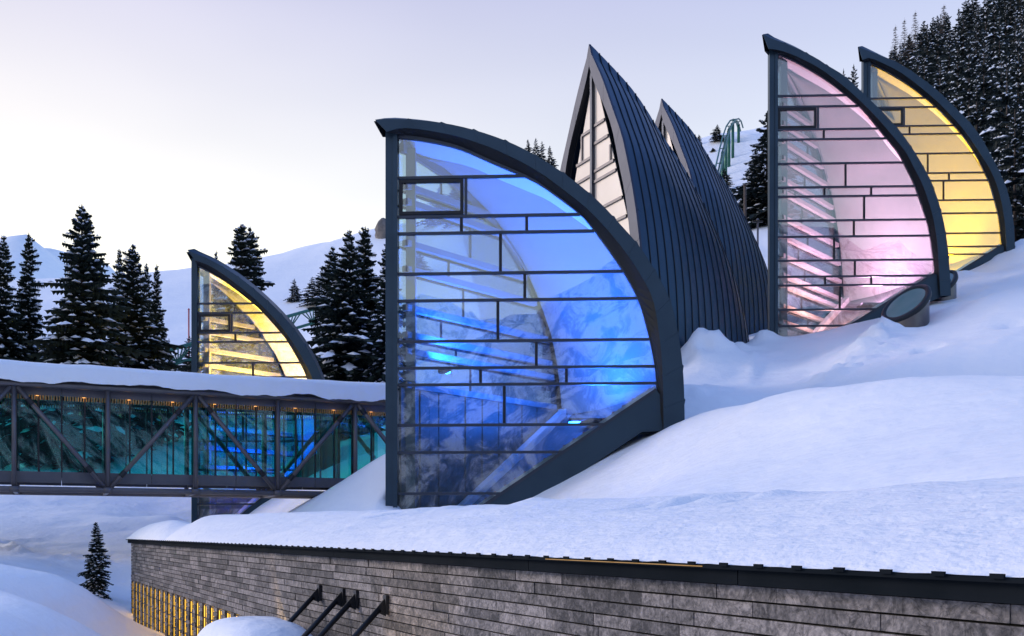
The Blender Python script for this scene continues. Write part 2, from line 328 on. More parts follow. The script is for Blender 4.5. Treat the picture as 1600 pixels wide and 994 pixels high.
def H(x, y): return float(ground(np.array([x]), np.array([y]))[0])
def on_ground(px, py, Yd, lo=45, hi=260):
    """distance at which the sight line of a photo pixel first meets the snow (Yd if it never does)"""
    ys = np.arange(lo, hi, .5); zg = ground((px - CX) / F * ys, ys); hit = np.nonzero(zg >= (HZ - py) / F * ys)[0]
    return float(ys[hit[0]]) if len(hit) else Yd
def in_poly(x, y, poly):
    r = np.zeros(x.shape, bool); n = len(poly)
    for i in range(n):
        (x0, y0), (x1, y1) = poly[i], poly[(i + 1) % n]
        if y0 == y1: continue
        c = ((y0 > y) != (y1 > y)) & (x < (x1 - x0) * (y - y0) / (y1 - y0) + x0); r ^= c
    return r
def axis(lo, a, b, hi, step, grow):
    m = list(np.arange(a, b, step)); s = step; v = b
    while v < hi: m.append(v); s *= grow; v += s
    m.append(hi); s = step; v = a; l = []
    while v > lo: s *= grow; v -= s; l.append(v)
    l[-1] = lo; return np.array(sorted(l) + m)
def grid_mesh(name, X, Y, Z, m):
    ny, nx = X.shape; me = bpy.data.meshes.new(name)
    idx = np.arange(nx * ny).reshape(ny, nx)
    f = np.stack([idx[:-1, :-1], idx[:-1, 1:], idx[1:, 1:], idx[1:, :-1]], -1).reshape(-1, 4)
    me.from_pydata(np.stack([X, Y, Z], -1).reshape(-1, 3).tolist(), [], f.tolist())
    me.materials.append(m); me.polygons.foreach_set('use_smooth', [True] * len(me.polygons)); me.update(); return me
def make_ground():
    gx, gy = np.meshgrid(axis(-420, -21, 34, 460, .22, 1.09), axis(-90, 6, 62, 440, .25, 1.07))
    z = ground(gx, gy)
    for poly, fn in CARVE:
        m = in_poly(gx, gy, poly); z = np.where(m, np.minimum(z, fn(gx, gy)), z)
    tag(link('snowy_ground', grid_mesh('snowy_ground', gx, gy, z, SNOW)), 'deep snow covering the slope between the glass sails', None, None, 'structure')
    # the valley side and the rock face opposite, which the big glass front mirrors
    gx, gy = np.meshgrid(np.linspace(-1500, 1500, 170), np.linspace(-1300, -70, 110))
    t = np.clip((-gy - 180) / 620, 0, 1); ridge = 250 + 130 * np.exp(-((gx - 170) / 260) ** 2) + 70 * np.exp(-((gx + 420) / 300) ** 2) - 40 * np.exp(-((gx + 60) / 120) ** 2)
    z = -16 - 60 * np.clip((-gy - 70) / 200, 0, 1) + ridge * (t * t * (3 - 2 * t)) * .8 + (fbm(gx, gy, .006, 21, 6) * 120 + fbm(gx, gy, .03, 25, 4) * 22) * t
    tag(link('mountain', grid_mesh('mountain', gx, gy, z, ALPINE)), 'snowy rock face across the valley', None, None, 'structure')
    gx, gy = np.meshgrid(np.linspace(-900, 100, 110), np.linspace(330, 1000, 70))
    pk = P(78, 374, 620); z = 40 + (pk.z - 40) * np.clip(1 - np.abs(gy - 620) / 330, 0, 1) * (.42 + .58 * np.exp(-((gx - pk.x) / 62) ** 2) * (1 + .0 * gx)) + fbm(gx, gy, .02, 31, 5) * 26
    z = np.maximum(z, 38 + fbm(gx, gy, .01, 33, 4) * 6)
    tag(link('distant_mountain', grid_mesh('distant_mountain', gx, gy, z, SNOW)), 'snow covered peak far away on the left', None, None, 'structure')
# ------------------------------------------------------------------ glass sails
FAR = V((.653, .757, 0)).normalized()
def on_plane(px, py, P0, u):
    """where the sight line of a photo pixel meets the vertical plane through P0 along u -> (distance along u, height)"""
    qx, qz = (px - CX) / F, (HZ - py) / F
    # qx*t = P0x + u.x*a ; t = P0y + u.y*a
    a = (P0.x - qx * P0.y) / (qx * u.y - u.x); t = P0.y + u.y * a
    return (a, qz * t)
def sail(D):
    al = R(D['alpha']); u = V((math.cos(al), -math.sin(al), 0)); n1 = V((-math.sin(al), -math.cos(al), 0)); n2 = V((-FAR.y, FAR.x, 0))
    P0 = V(((D['px'] - CX) / F * D['Y'], D['Y'], 0)); OV = .40
    S = lambda pts, off: [on_plane(x, y, P0 + n1 * off, u) for x, y in pts]
    Nn = lambda a, z, off=0: P0 + u * a + n1 * off + V((0, 0, z))
    Ff = lambda a, z, off=0: P0 + FAR * a + n2 * off + V((0, 0, z))
    zr = [(HZ - y) / F * D['Y'] for y in D['rows']]
    n = 45
    outer = [(p.x, p.y) for p in smooth_poly([(a, z, 0) for a, z in S(D['outer'], OV)], n)]
    inner = [(p.x, p.y) for p in smooth_poly([(a, z, 0) for a, z in S(D['inner'], OV)], n)]
    arch = [(p.x, p.y) for p in smooth_poly([(a, z, 0) for a, z in S(D['frame'], 0)], n)]
    arch[0] = (0, arch[0][1]); ae, ze = arch[-1]; zb = on_plane(*D['diag'], P0, u)[1]
    t = thing(D['name'], D['label'], 'glass pavilion', (P0.x, P0.y, zb), 'glass sails rising from the snow')
    G = [(0, zb), (ae, ze)] + arch[-2:0:-1] + [(0, arch[0][1])]         # counter-clockwise leaf
    zinc = ZINC
    # --- zinc shell, its folded front edge in panels, the dark recess behind the edge
    rows = []
    for k in range(9):
        s = k / 8; bl = V((0, 0, 0)) if k in (0, 8) else (u + FAR).normalized() * .3 + V((0, 0, .1)); rows.append([Nn(a, z, OV).lerp(Ff(a, z, OV), s) + bl for a, z in outer])
    m = MB(); m.loft(rows); m.build('roof_shell', zinc, t, True)
    m = MB(); m.loft([[Nn(a, z, OV - .03) for a, z in outer], [Nn(a, z, OV - .03) for a, z in inner], [Nn(*p, .03) for p in arch]])
    m.loft([[Ff(a, z, OV - .03) for a, z in outer], [Ff(a, z, OV - .03) for a, z in inner], [Ff(*p, .03) for p in arch]]); m.build('soffit', DARK, t)
    k = 0; step = D.get('panel', 3)
    while k < n - 1:
        e = min(k + step, n - 1); m = MB(); q = []
        oo = [outer[i] for i in range(k, e + 1)]; ii = [inner[i] for i in range(k, e + 1)]
        g = .0025
        fr = [Nn(*p, OV) for p in oo] + [Nn(*p, OV) for p in ii[::-1]]; bk = [Nn(*p, OV - .05) for p in oo] + [Nn(*p, OV - .05) for p in ii[::-1]]
        c = sum(fr, V()) / len(fr); fr = [p + (c - p).normalized() * g for p in fr]
        m.prism(fr, bk)
        a0, z0 = oo[0]; a1, z1 = oo[1]; d = V((a1 - a0, z1 - z0)).normalized(); nn = (-d.y, d.x)
        if k: m.prism([Nn(a0 - d.x * .05, z0 - d.y * .05, OV), Nn(a0 + d.x * .16, z0 + d.y * .16, OV), Nn(a0 + nn[0] * .032, z0 + nn[1] * .032, OV)],
                      [Nn(a0 - d.x * .05, z0 - d.y * .05, -.3), Nn(a0 + d.x * .16, z0 + d.y * .16, -.3), Nn(a0 + nn[0] * .032, z0 + nn[1] * .032, -.3)])
        m.build('edge_panel', zinc, t); k = e
    m = MB(); m.loft([[Ff(*p, OV) for p in outer], [Ff(*p, OV) for p in inner]]); m.build('back_edge', zinc, t)
    # --- white inner skin
    def inset(pts, d, k0=0):
        out = []
        for i, p in enumerate(pts):
            a = pts[max(0, i - 1)]; b = pts[min(len(pts) - 1, i + 1)]; q = V((b[0] - a[0], b[1] - a[1])).normalized(); out.append((p[0] + q.y * -d * -1 * -1, p[1] - q.x * d))
        return out
    ai = inset(arch, .42 * D['k']); ai = [(max(.12, a), z) for a, z in ai]
    far_i = inset(arch, .12); far_i = [(max(.12, a), z) for a, z in far_i]
    m = MB(); m.loft([[Nn(*p, -.06) for p in arch], [Nn(*p, -.55 * D['k']) for p in ai]]); m.build('inner_rim', WHITE, t, True)
    A_ = [Nn(*p, -.55 * D['k']) for p in ai]; B_ = [Ff(*p, -.12) for p in far_i]
    m = MB(); m.loft([[a.lerp(b, k / 6) - ((u + FAR).normalized() * .22 + V((0, 0, .12))) * (4 * k * (6 - k) / 36) for a, b in zip(A_, B_)] for k in range(7)]); m.build('inner_shell', SHELL, t, True)
    fi2 = inset(arch, .52 * D['k']); fi2 = [(max(.1, a), z) for a, z in fi2]
    m = MB(); m.loft([[Ff(*p, -.11) for p in far_i], [Ff(*p, -.13) for p in fi2], [Ff(*p, .0) for p in fi2]]); m.build('back_rim', SHELL, t)
    # --- arch frame, posts, sill beam, floor
    fi = inset(arch, .11 * D['k']); fi = [(max(0, a), z) for a, z in fi]
    m = MB(); m.loft([[Nn(*p, .0) for p in arch], [Nn(*p, .07) for p in arch], [Nn(*p, .07) for p in fi], [Nn(*p, -.05) for p in fi]]); m.build('arch_frame', FRAME, t)
    zt = on_plane(*D['inner'][0], P0, u)[1] + .05; pw = D['post']
    m = MB(); m.hexa([Nn(-pw, zb - 1, .1), Nn(-.01, zb - 1, .1), Nn(-.01, zb - 1, -.3), Nn(-pw, zb - 1, -.3), Nn(-pw, zt, .1), Nn(-.01, zt, .1), Nn(-.01, zt, -.3), Nn(-pw, zt, -.3)])
    m.hexa([Nn(-pw * .35, zb - 1, .16), Nn(0, zb - 1, .16), Nn(0, zb - 1, .102), Nn(-pw * .35, zb - 1, .102), Nn(-pw * .35, arch[0][1], .16), Nn(0, arch[0][1], .16), Nn(0, arch[0][1], .102), Nn(-pw * .35, arch[0][1], .102)])
    m.build('post', zinc, t)
    cw = .15 * D['k']; c0 = P0 + u * .36 * D['k'] - n1 * .32 * D['k']
    m = MB(); m.box(c0.x - cw, c0.y - cw, zb, c0.x + cw, c0.y + cw, arch[0][1] - .35); m.build('inner_column', SHELL, t)
    beam = S(D['beam'], 0)
    m = MB(); m.prism([Nn(*p, .22) for p in beam], [Nn(*p, -.28) for p in beam]); m.build('sill_beam', zinc, t)
    m = MB(); m.prism([Ff(*p, .22) for p in beam], [Ff(*p, -.28) for p in beam]); m.build('back_sill_beam', zinc, t)
    dv = V((ae, ze - zb)).normalized()
    m = MB(); m.bar(Nn(0, zb + .05, .05), Nn(ae, ze + .02, .05), .1, .12); m.build('sill_frame', FRAME, t)
    m = MB(); m.prism([Nn(0, zb, -.3), Nn(ae + .2, ze, -.3), Ff(ae + .2, ze, -.3)], [Nn(0, zb - .2, -.3), Nn(ae + .2, ze - .2, -.3), Ff(ae + .2, ze - .2, -.3)]); m.build('sloping_floor', SHELL, t)
    m = MB(); m.bar(Nn(.0, zb + .12, -.34), Nn(ae, ze + .1, -.34), .25, .22); m.bar(Ff(.0, zb + .12, -.34), Ff(ae, ze + .1, -.34), .3, .24); m.build('floor_curb', WHITE, t)
    # --- bars and panes of the front
    top = arch[0][1]; zs = [top + .01] + zr + [zb - .01]; bw = D['bar']
    def amax(z):
        c = clip([(0, z - .002), (50, z - .002), (50, z + .002), (0, z + .002)], G); return max([p[0] for p in c], default=0)
    def amin(z):
        return 0
    for z in zr:
        a1 = amax(z)
        if a1 < .2: continue
        m = MB(); m.bar(Nn(0, z, .02), Nn(a1, z, .02), .09, bw * .78); m.build('transom', FRAME, t)
        m = MB(); m.bar(Nn(.1, z + bw * .1, -.07), Nn(a1 - .1, z + bw * .1, -.07), .07, bw * .5); m.build('transom_back', WHITE, t)
    for r in range(len(zs) - 1):
        zt_, zb_ = zs[r], zs[r + 1]; vx = [0] + [on_plane(x, (D['rows'][r] if r < len(D['rows']) else 0), P0, u)[0] for x in D['vert'].get(r, [])] + [60]
        for j in range(len(vx) - 1):
            c = clip([(vx[j], zb_), (vx[j + 1], zb_), (vx[j + 1], zt_), (vx[j], zt_)], G)
            if len(c) < 3: continue
            if j:
                zc = clip([(vx[j] - .01, zb_ + bw / 2), (vx[j] + .01, zb_ + bw / 2), (vx[j] + .01, zt_ - bw / 2), (vx[j] - .01, zt_ - bw / 2)], G)
                if zc:
                    m = MB(); m.bar(Nn(vx[j], min(p[1] for p in zc), .015), Nn(vx[j], max(p[1] for p in zc), .015), .09, bw * .6, up=n1); m.build('mullion', DARK if not (r == D['win'] and j == 1) else FRAME, t)
            par = t
            if r == D['win'] and j == 0:
                x0, x1, y0, y1 = .04, vx[1] - bw * .7, zb_ + bw * .6, zt_ - bw * .6; m = MB(); b = .1 * D['k']
                for q in ((x0, y0, x1, y0 + b), (x0, y1 - b, x1, y1), (x0, y0 + b, x0 + b, y1 - b), (x1 - b, y0 + b, x1, y1 - b)):
                    m.hexa([Nn(q[0], q[1], .07), Nn(q[2], q[1], .07), Nn(q[2], q[1], -.04), Nn(q[0], q[1], -.04), Nn(q[0], q[3], .07), Nn(q[2], q[3], .07), Nn(q[2], q[3], -.04), Nn(q[0], q[3], -.04)])
                par = m.build('window', DARK, t)
            m = MB(); m.prism([Nn(*p, .0) for p in c], [Nn(*p, -.02) for p in c]); m.build('pane', G_SAIL, par)
    # --- the other glass side, with white beams; boards below it
    zf = [(HZ - y) / F * (D['Y'] + .35) for y in D['far_rows']]; zw = (HZ - D['boards']) / F * D['Y']
    Gf = [(0, zb), (ae, ze)] + arch[-2:0:-1] + [(0, arch[0][1])]
    zs = [top] + zf
    for r in range(len(zs)):
        zt_ = zs[r]; zb_ = zs[r + 1] if r + 1 < len(zs) else zw
        if zb_ < zw: zb_ = zw
        if zt_ <= zb_ + .02: continue
        for (x0, x1) in D.get('far_split', ((0, 2.6), (2.6, 60))):
            sh = .35 * ((r * 7) % 5 - 2) if x0 or x1 < 50 else 0
            c = clip([(x0 + (sh if x0 else 0), zb_), (x1 + (sh if x1 < 50 else 0), zb_), (x1 + (sh if x1 < 50 else 0), zt_), (x0 + (sh if x0 else 0), zt_)], Gf)
            if len(c) < 3: continue
            m = MB(); m.prism([Ff(*p, 0) for p in c], [Ff(*p, -.02) for p in c]); m.build('back_pane', G_FAR, t)
            if x0:
                m = MB(); m.bar(Ff(x0 + sh, min(p[1] for p in c), 0), Ff(x0 + sh, max(p[1] for p in c), 0), .06, .05, up=n2); m.build('back_mullion', DARK, t)
        if r < len(zf) and zf[r] > zw:
            c = clip([(0, zf[r] - .002), (50, zf[r] - .002), (50, zf[r] + .002), (0, zf[r] + .002)], Gf)
            if c:
                a1 = max(p[0] for p in c); m = MB(); m.bar(Ff(.15, zf[r], -.13), Ff(a1 - .3, zf[r], -.13), .2, .19 * D['k']); m.build('beam', SHELL, t)
                m = MB(); m.bar(Ff(.05, zf[r] - .13 * D['k'], .03), Ff(a1, zf[r] - .13 * D['k'], .03), .1, .06); m.build('back_transom', DARK, t)
    x = .05; bwid = .42
    while x < ae:
        c = clip([(x, zb), (x + bwid - .025, zb), (x + bwid - .025, zw), (x, zw)], Gf)
        if len(c) >= 3:
            dz = .02 * ((int(x * 97)) % 3); m = MB(); m.prism([Ff(*p, -.05 - dz) for p in c], [Ff(*p, .02) for p in c]); m.build('board', BOARD, t)
        x += bwid
    # --- blocks along the sill, coloured orange for the light of a perforated strip
    nst = int(V((ae, ze - zb)).length / .36)
    for k in range(3, nst - 1):
        a = ae * k / nst; z = zb + (ze - zb) * k / nst; m = MB(); p = Nn(a - .05, z + .20, -.5); m.box(p.x - .05, p.y - .03, p.z - .05, p.x + .05, p.y + .03, p.z + .05)
        if D['steps']: m.build('step', MATS['step_orange'], t)
    # --- floodlights
    cen = (Nn(ae, ze).lerp(Ff(ae, ze), .5) + Nn(0, zb)) / 2
    for i, (s_, hgt, pw_, col, size, tgt) in enumerate(D['lamps']):
        base = Nn(0, zb).lerp(Nn(ae, ze).lerp(Ff(ae, ze), .3), s_); base.z += hgt
        m = MB(); m.box(base.x - size / 2, base.y - size / 2, base.z - .12, base.x + size / 2, base.y + size / 2, base.z - .02); m.build('floodlight', DARK, t)
        l = bpy.data.lights.new('floodlight_beam', 'AREA'); l.energy = pw_ * 1.35; l.color = col; l.size = size; l.spread = R(170)
        lo = link('floodlight_beam', l, t); lo.location = base - V(t.location)
        q = Nn(0, zb).lerp(Nn(ae, ze).lerp(Ff(ae, ze), .5), tgt[0]); q.z = zb + (top - zb) * tgt[1]
        lo.rotation_euler = (base - q).to_track_quat('Z', 'Y').to_euler()
    # ground must stay under the floor
    e1, e2 = Nn(ae + .3, 0, .1), Ff(ae + .3, 0, .4); A0 = Nn(.02, 0, .05); A1 = Ff(-.05, 0, .4)
    poly = [(A0.x, A0.y), (e1.x, e1.y), (e2.x, e2.y), (A1.x, A1.y)]
    sx = (ze - zb) / ae; bis = (u + FAR).normalized(); cosb = u.dot(bis)
    def fn(x, y): return zb + ((x - P0.x) * bis.x + (y - P0.y) * bis.y) * sx / cosb * .98 - .45
    CARVE.append((poly, fn)); return t
mat('step_orange', (.55, .12, .04), .6)
BLUE, PINK, YEL = (.015, .15, 1.0), (1.0, .52, .80), (1.0, .60, .10)
SAILS = [
 dict(name='glass_sail', label='nearest and largest glass sail, lit blue inside, beside the end of the footbridge', Y=32, px=622, alpha=3, k=1, bar=.105, post=.38, win=1, boards=602, steps=True,
  outer=[(586,187),(609,185.5),(663,188.5),(717,197),(772,213),(820,233.5),(868,262),(902,286.5),(936,315.5),(970,351.5),(1005,393),(1039,451),(1052,485),(1062,535),(1068,590),(1070,660)],
  inner=[(604.5,206),(628,200),(663,203),(714,213),(765,230),(816.5,254),(851,274.6),(885,300),(919,327.6),(953,363.5),(987.5,408),(1015,455),(1024,485),(1032,540),(1035.5,590),(1037,672)],
  frame=[(622,211),(662,216),(714,228),(765,250),(823,275),(851,292),(902,331),(929,362),(970,420),(998,472),(1014,529),(1023,575),(1025.5,611)], diag=(622,883),
  beam=[(1025.5,612),(1036,625),(1038,674),(1002,676),(660,905),(622,925),(622,884)],
  rows=[279,340,366,429,471,534.5,576,602,665,707.5,771.7],
  vert={1:[728],2:[721,823],3:[782],4:[820],5:[778],6:[838],7:[751,885],8:[788]},
  far_rows=[296,320,384,424,484,526,551,604],
  lamps=[(.84,.16,1100,BLUE,1.3,(.4,1.)),(.2,5.1,1050,BLUE,.4,(1.,.85))]),
 dict(name='glass_sail', label='tall glass sail on the right with lavender pink light inside, skylight tube at its foot', Y=48, px=1214.5, alpha=2, k=1, bar=.11, post=.38, win=2, boards=560, steps=False,
  outer=[(1192,53.5),(1202,59),(1240,73),(1275.6,91),(1290.6,101),(1315,115.5),(1333,130.5),(1353,149.7),(1373,169),(1393,190),(1411,211),(1429.5,238),(1443.6,262),(1455.6,285),(1467.7,320),(1475.8,352.7),(1480.8,385),(1483.8,421),(1486,462)],
  inner=[(1201,76),(1220,79),(1240,86),(1260.5,95.5),(1280.6,106.5),(1300.7,120.5),(1320.8,136.6),(1341,154.7),(1361,174),(1381,196),(1401,219.5),(1417,240),(1427,260),(1439.6,284),(1449.6,310.4),(1458.7,342.6),(1464.7,381),(1466.7,411),(1469.3,462)],
  frame=[(1214,82),(1240,94),(1260.5,105.4),(1280.6,117.5),(1300.7,131.5),(1320.8,147.6),(1343,167),(1361,187),(1381,212),(1401,236),(1412,256),(1428.5,290),(1446.6,342.6),(1452.6,368.8),(1457.7,405),(1459.7,429)], diag=(1214.5,580),
  beam=[(1459.7,430),(1467,436),(1470,464),(1440,478),(1214.5,622),(1214.5,581)],
  rows=[150.7,167.8,203.4,219,256.7,293.7,308,345.6,370.8,408,433,446.8,484.6,509.8],
  vert={2:[1278],3:[1287],5:[1321],6:[1288,1361],7:[1350],8:[1334],9:[1303],10:[1335.5],11:[1289,1361],12:[1312]},
  far_rows=[168,196,224,250,283,303,342,372,402,432,448,480,505,530],
  lamps=[(.72,.16,1100,(1,.44,.68),.9,(.5,1.)),(.42,.16,480,(1,.36,.30),.6,(.45,1.))]),
 dict(name='glass_sail', label='glass sail furthest right with amber light inside, behind the pink sail below the forest', Y=60, px=1359, alpha=2, k=1, bar=.11, post=.40, win=2, boards=480, steps=False,
  outer=[(1341,73),(1355,78.5),(1376,87),(1395.7,94.5),(1415,105),(1434.4,118),(1461,138),(1482,157.7),(1505,180.6),(1522.5,200),(1538,223),(1547,240),(1558.4,261),(1571.5,290.4),(1579.6,319.8),(1583.7,347.5),(1585.6,373.5),(1585.5,405)],
  inner=[(1348,93.5),(1359,90.5),(1378,98),(1399,108.4),(1418.6,120.7),(1443,140),(1466,160),(1487,181.5),(1506.6,203.5),(1525,230),(1543.7,259),(1556.8,287),(1565.7,319.8),(1570.6,352.4),(1572.3,381.7),(1573,411)],
  frame=[(1359,98),(1378,107.5),(1399,119.5),(1418.6,132),(1445,152.4),(1466,171),(1487,193),(1506.6,216),(1524,242),(1538,270),(1545.4,286),(1553.5,313),(1560,339.3),(1563.3,365.4),(1565.3,384)], diag=(1359,512),
  beam=[(1565.3,385),(1571,390),(1574,412),(1548,424),(1359,546),(1359,513)],
  rows=[154.5,168.8,198.2,211,241.5,272,284,314.5,335,366.2,387,399,430,455],
  vert={2:[1412.5],3:[1421],5:[1449.5],6:[1482.5],7:[1474]},
  far_rows=[170,195,220,243,270,290,315,340,365,390,420,450],
  lamps=[(.72,.16,950,(1,.46,.0),.9,(.5,1.)),(.45,.16,1400,(1,.42,.0),.6,(.5,1.))]),
 dict(name='glass_sail', label='small far glass sail behind the footbridge, lit golden yellow inside', Y=46, px=309.5, alpha=1.5, k=.9, bar=.10, post=.27, win=2, boards=770, steps=True,
  outer=[(292.8,390.6),(305.5,396.5),(324,404),(346.4,416),(368.5,430),(390.7,446.4),(412.8,465),(435,486),(457,510.6),(474.8,535),(490,561.5),(501.4,587),(512,620),(519,660),(523,730)],
  inner=[(304,406.6),(324,413.6),(346.4,427),(368.5,443),(390.7,460.8),(412.8,481),(435,505),(452.7,528.3),(468,551.6),(479,572.6),(486,587),(495,620),(501,660),(504,735)],
  frame=[(309.5,415),(324,422.5),(346.4,435.5),(368.5,452),(395,473.5),(414,492),(439.4,521),(449.4,534),(468,566),(478,587),(487,620),(492,660),(496,712)], diag=(309.5,862),
  beam=[(496,713),(503,716),(505,736),(490,752),(309.5,895),(309.5,863)],
  rows=[474.8,489.6,520.8,535,567.7,590,622,648,690,735,752,788],
  vert={2:[362.5],3:[368],5:[395.5],6:[400],8:[380]},
  far_rows=[500,520,548,572,592,615,640,668,700,730],
  lamps=[(.46,4.3,1500,(1,.50,.0),.7,(.7,1.1)),(.5,.8,1200,(.01,.08,1.0),.5,(.8,.7))]),
]
for d in SAILS: sail(d)
# ------------------------------------------------------------------ zinc backed sails
WD = V((.459, -.889, 0)).normalized(); WN = V((.889, .459, 0)).normalized()       # along the stone front (towards us), and square into the hill
U_T = [0, .8, 1.6, 2.4, 3.2, 4.0, 5.0, 6.0, 6.6, 7.2, 7.8, 8.2, 8.5, 8.72, 8.8]
H_T = [1, .965, .928, .888, .83, .765, .70, .615, .56, .485, .39, .30, .20, .085, .03]
def zinc_sail(label, Y, px, scale, base):
    Pc = V(((px - CX) / F * Y, Y, 0)); ref = V(((922 - CX) / F * 46, 46, 0)); zr0 = 7.2
    Q = lambda pts: [((a) * scale, base + (z - zr0) * scale) for a, z in [on_plane(x, y, ref, WD) for x, y in pts]]
    t = thing('zinc_sail', label, 'zinc pavilion', (Pc.x, Pc.y, base), 'dark zinc clad sails in the middle')
    band = smooth_poly([(a, z, 0) for a, z in Q([(918.5,72),(926,86),(941.5,120),(959.6,171.7),(972.5,209),(980.8,244.7),(989.8,293),(996.6,338),(1003,400),(1007,470),(1009,570)])], 25)
    inn = smooth_poly([(a, z, 0) for a, z in Q([(921,104),(931,132),(948,172),(959,206),(968.7,257),(977.7,300.6),(985,359),(990,420),(994,490),(996,570)])], 25)
    band = [(max(0, p.x), p.y) for p in band]; inn = [(max(0, p.x), p.y) for p in inn]; band[0] = (0, band[0][1]); inn[0] = (0, inn[0][1])
    z0 = base
    pt = lambda s, z, o: Pc + WD * s + WN * o + V((0, 0, z))
    # standing seam strips, both flanks
    nseam = 18; UU = 8.8 * scale
    uu_ = np.linspace(0, 8.8, 89); hh_ = np.interp(uu_, U_T, H_T); hp_ = np.convolve(np.pad(hh_, 5, mode='reflect', reflect_type='odd'), np.ones(11) / 11, 'valid'); hh_ = np.where(uu_ < 8, hp_, hh_)
    hs = lambda o: float(np.interp(o / scale, uu_, hh_))
    for side in (1, -1):
        for k in range(nseam):
            o0, o1 = UU * k / nseam, UU * (k + 1) / nseam; rows = []
            for j in range(4):
                o = o0 + .012 + (o1 - o0 - .024) * j / 3; h = hs(o); bul = .012 * (1 if 0 < j < 3 else 0)
                rows.append([pt(side * (s * h + bul), z0 + (z - z0) * h, o) for s, z in band])
            m = MB(); m.loft(rows); m.build('zinc_strip', ZINC2, t, True)
            o = o0; h = hs(o); hh = .038
            if k:
                c = []
                for s, z in band: c.append((s, z))
                a = [pt(side * s * h, z0 + (z - z0) * h, o - .014) for s, z in c]; b = [pt(side * (s * h + hh), z0 + (z - z0) * h + hh * .4, o - .014) for s, z in c]
                a2 = [pt(side * (s * h + hh), z0 + (z - z0) * h + hh * .4, o + .014) for s, z in c]; b2 = [pt(side * s * h, z0 + (z - z0) * h, o + .014) for s, z in c]
                m = MB(); m.loft([a, b, a2, b2]); m.build('standing_seam', DARK if side > 0 else ZINC2, t)
            if side > 0 and k % 2 == 0:   # cross welts
                for f in (.25 + .06 * (k % 5), .6 - .05 * (k % 4)):
                    i = int(f * 24); s, z = band[i]; h0, h1 = hs(o0 + .03), hs(o1 - .03)
                    m = MB(); m.bar(pt(s * h0 + .01, z0 + (z - z0) * h0, o0 + .03), pt(s * h1 + .01, z0 + (z - z0) * h1 - .12, o1 - .03), .03, .03); m.build('cross_welt', ZINC2, t)
    for side in (1, -1):   # front edge in panels
        for k in range(0, 24, 4):
            e = min(24, k + 4); oo = band[k:e + 1]; ii = inn[k:e + 1]
            fr = [pt(side * s, z, -.06) for s, z in oo] + [pt(side * s, z, -.06) for s, z in ii[::-1]]; bk = [pt(side * s, z, .05) for s, z in oo] + [pt(side * s, z, .05) for s, z in ii[::-1]]
            if k == 0: fr, bk = fr[:], bk[:]
            c = sum(fr, V()) / len(fr); fr = [p + (c - p).normalized() * .008 for p in fr]
            m = MB(); m.prism(fr, bk); m.build('edge_panel', ZINC_EDGE, t)
        gl = [(s * .97 - .02, z - .13) for s, z in inn]; gl = [(max(0, s), z) for s, z in gl]
        m = MB(); m.loft([[pt(side * s, z, -.05) for s, z in inn], [pt(side * s, z, .22) for s, z in inn], [pt(side * s, z, .22) for s, z in gl]]); m.build('soffit', DARK, t)
    # panes and bars
    gl = [(max(0, s * .97 - .02), z - .13) for s, z in inn]; gl = [g for g in gl if g[1] > base + .3]
    zz = lambda ys: [base + ((HZ - y) / F * 46 - zr0) * scale for y in ys]
    for side, ys, verts in ((1, [197.5,225.5,268.5,285,331,362,410,450], {2: 1.42}), (-1, [200,243,271.5,331,380,430], {1: .98})):
        zl = zz(ys); G = [(0, base), (gl[-1][0], base)] + gl[::-1][:-1] + [(0, gl[0][1])]; zs = [gl[0][1]] + zl + [base]
        for r in range(len(zs) - 1):
            vx = [0] + ([verts[r] * scale] if r in verts else []) + [20]
            for j in range(len(vx) - 1):
                c = clip([(vx[j], zs[r + 1]), (vx[j + 1], zs[r + 1]), (vx[j + 1], zs[r]), (vx[j], zs[r])], G)
                if len(c) < 3: continue
                m = MB(); m.prism([pt(side * a, z, .2) for a, z in c], [pt(side * a, z, .23) for a, z in c]); m.build('pane', SKY_PANE, t)
                if j:
                    m = MB(); m.bar(pt(side * vx[j], min(p[1] for p in c), .18), pt(side * vx[j], max(p[1] for p in c), .18), .1, .11, up=WN); m.build('mullion', STEEL, t)
            if r < len(zl):
                c = clip([(0, zl[r] - .01), (20, zl[r] - .01), (20, zl[r] + .01), (0, zl[r] + .01)], G)
                if c: m = MB(); m.bar(pt(side * .05, zl[r], .17), pt(side * max(p[0] for p in c), zl[r], .17), .1, .12); m.build('transom', STEEL, t)
    m = MB(); m.bar(pt(0, base, .12), pt(0, gl[0][1] + .1, .12), .16, .17, up=WN); m.build('centre_post', FRAME, t)
    return t
zinc_sail('dark zinc clad sail with glazed front coloured as reflected cream sky, just behind the blue sail', 46, 922, 1.0, 7.2)
zinc_sail('smaller looking dark zinc sail, half hidden behind the other zinc sail', 59.5, 1034.5, .965, 11.0)
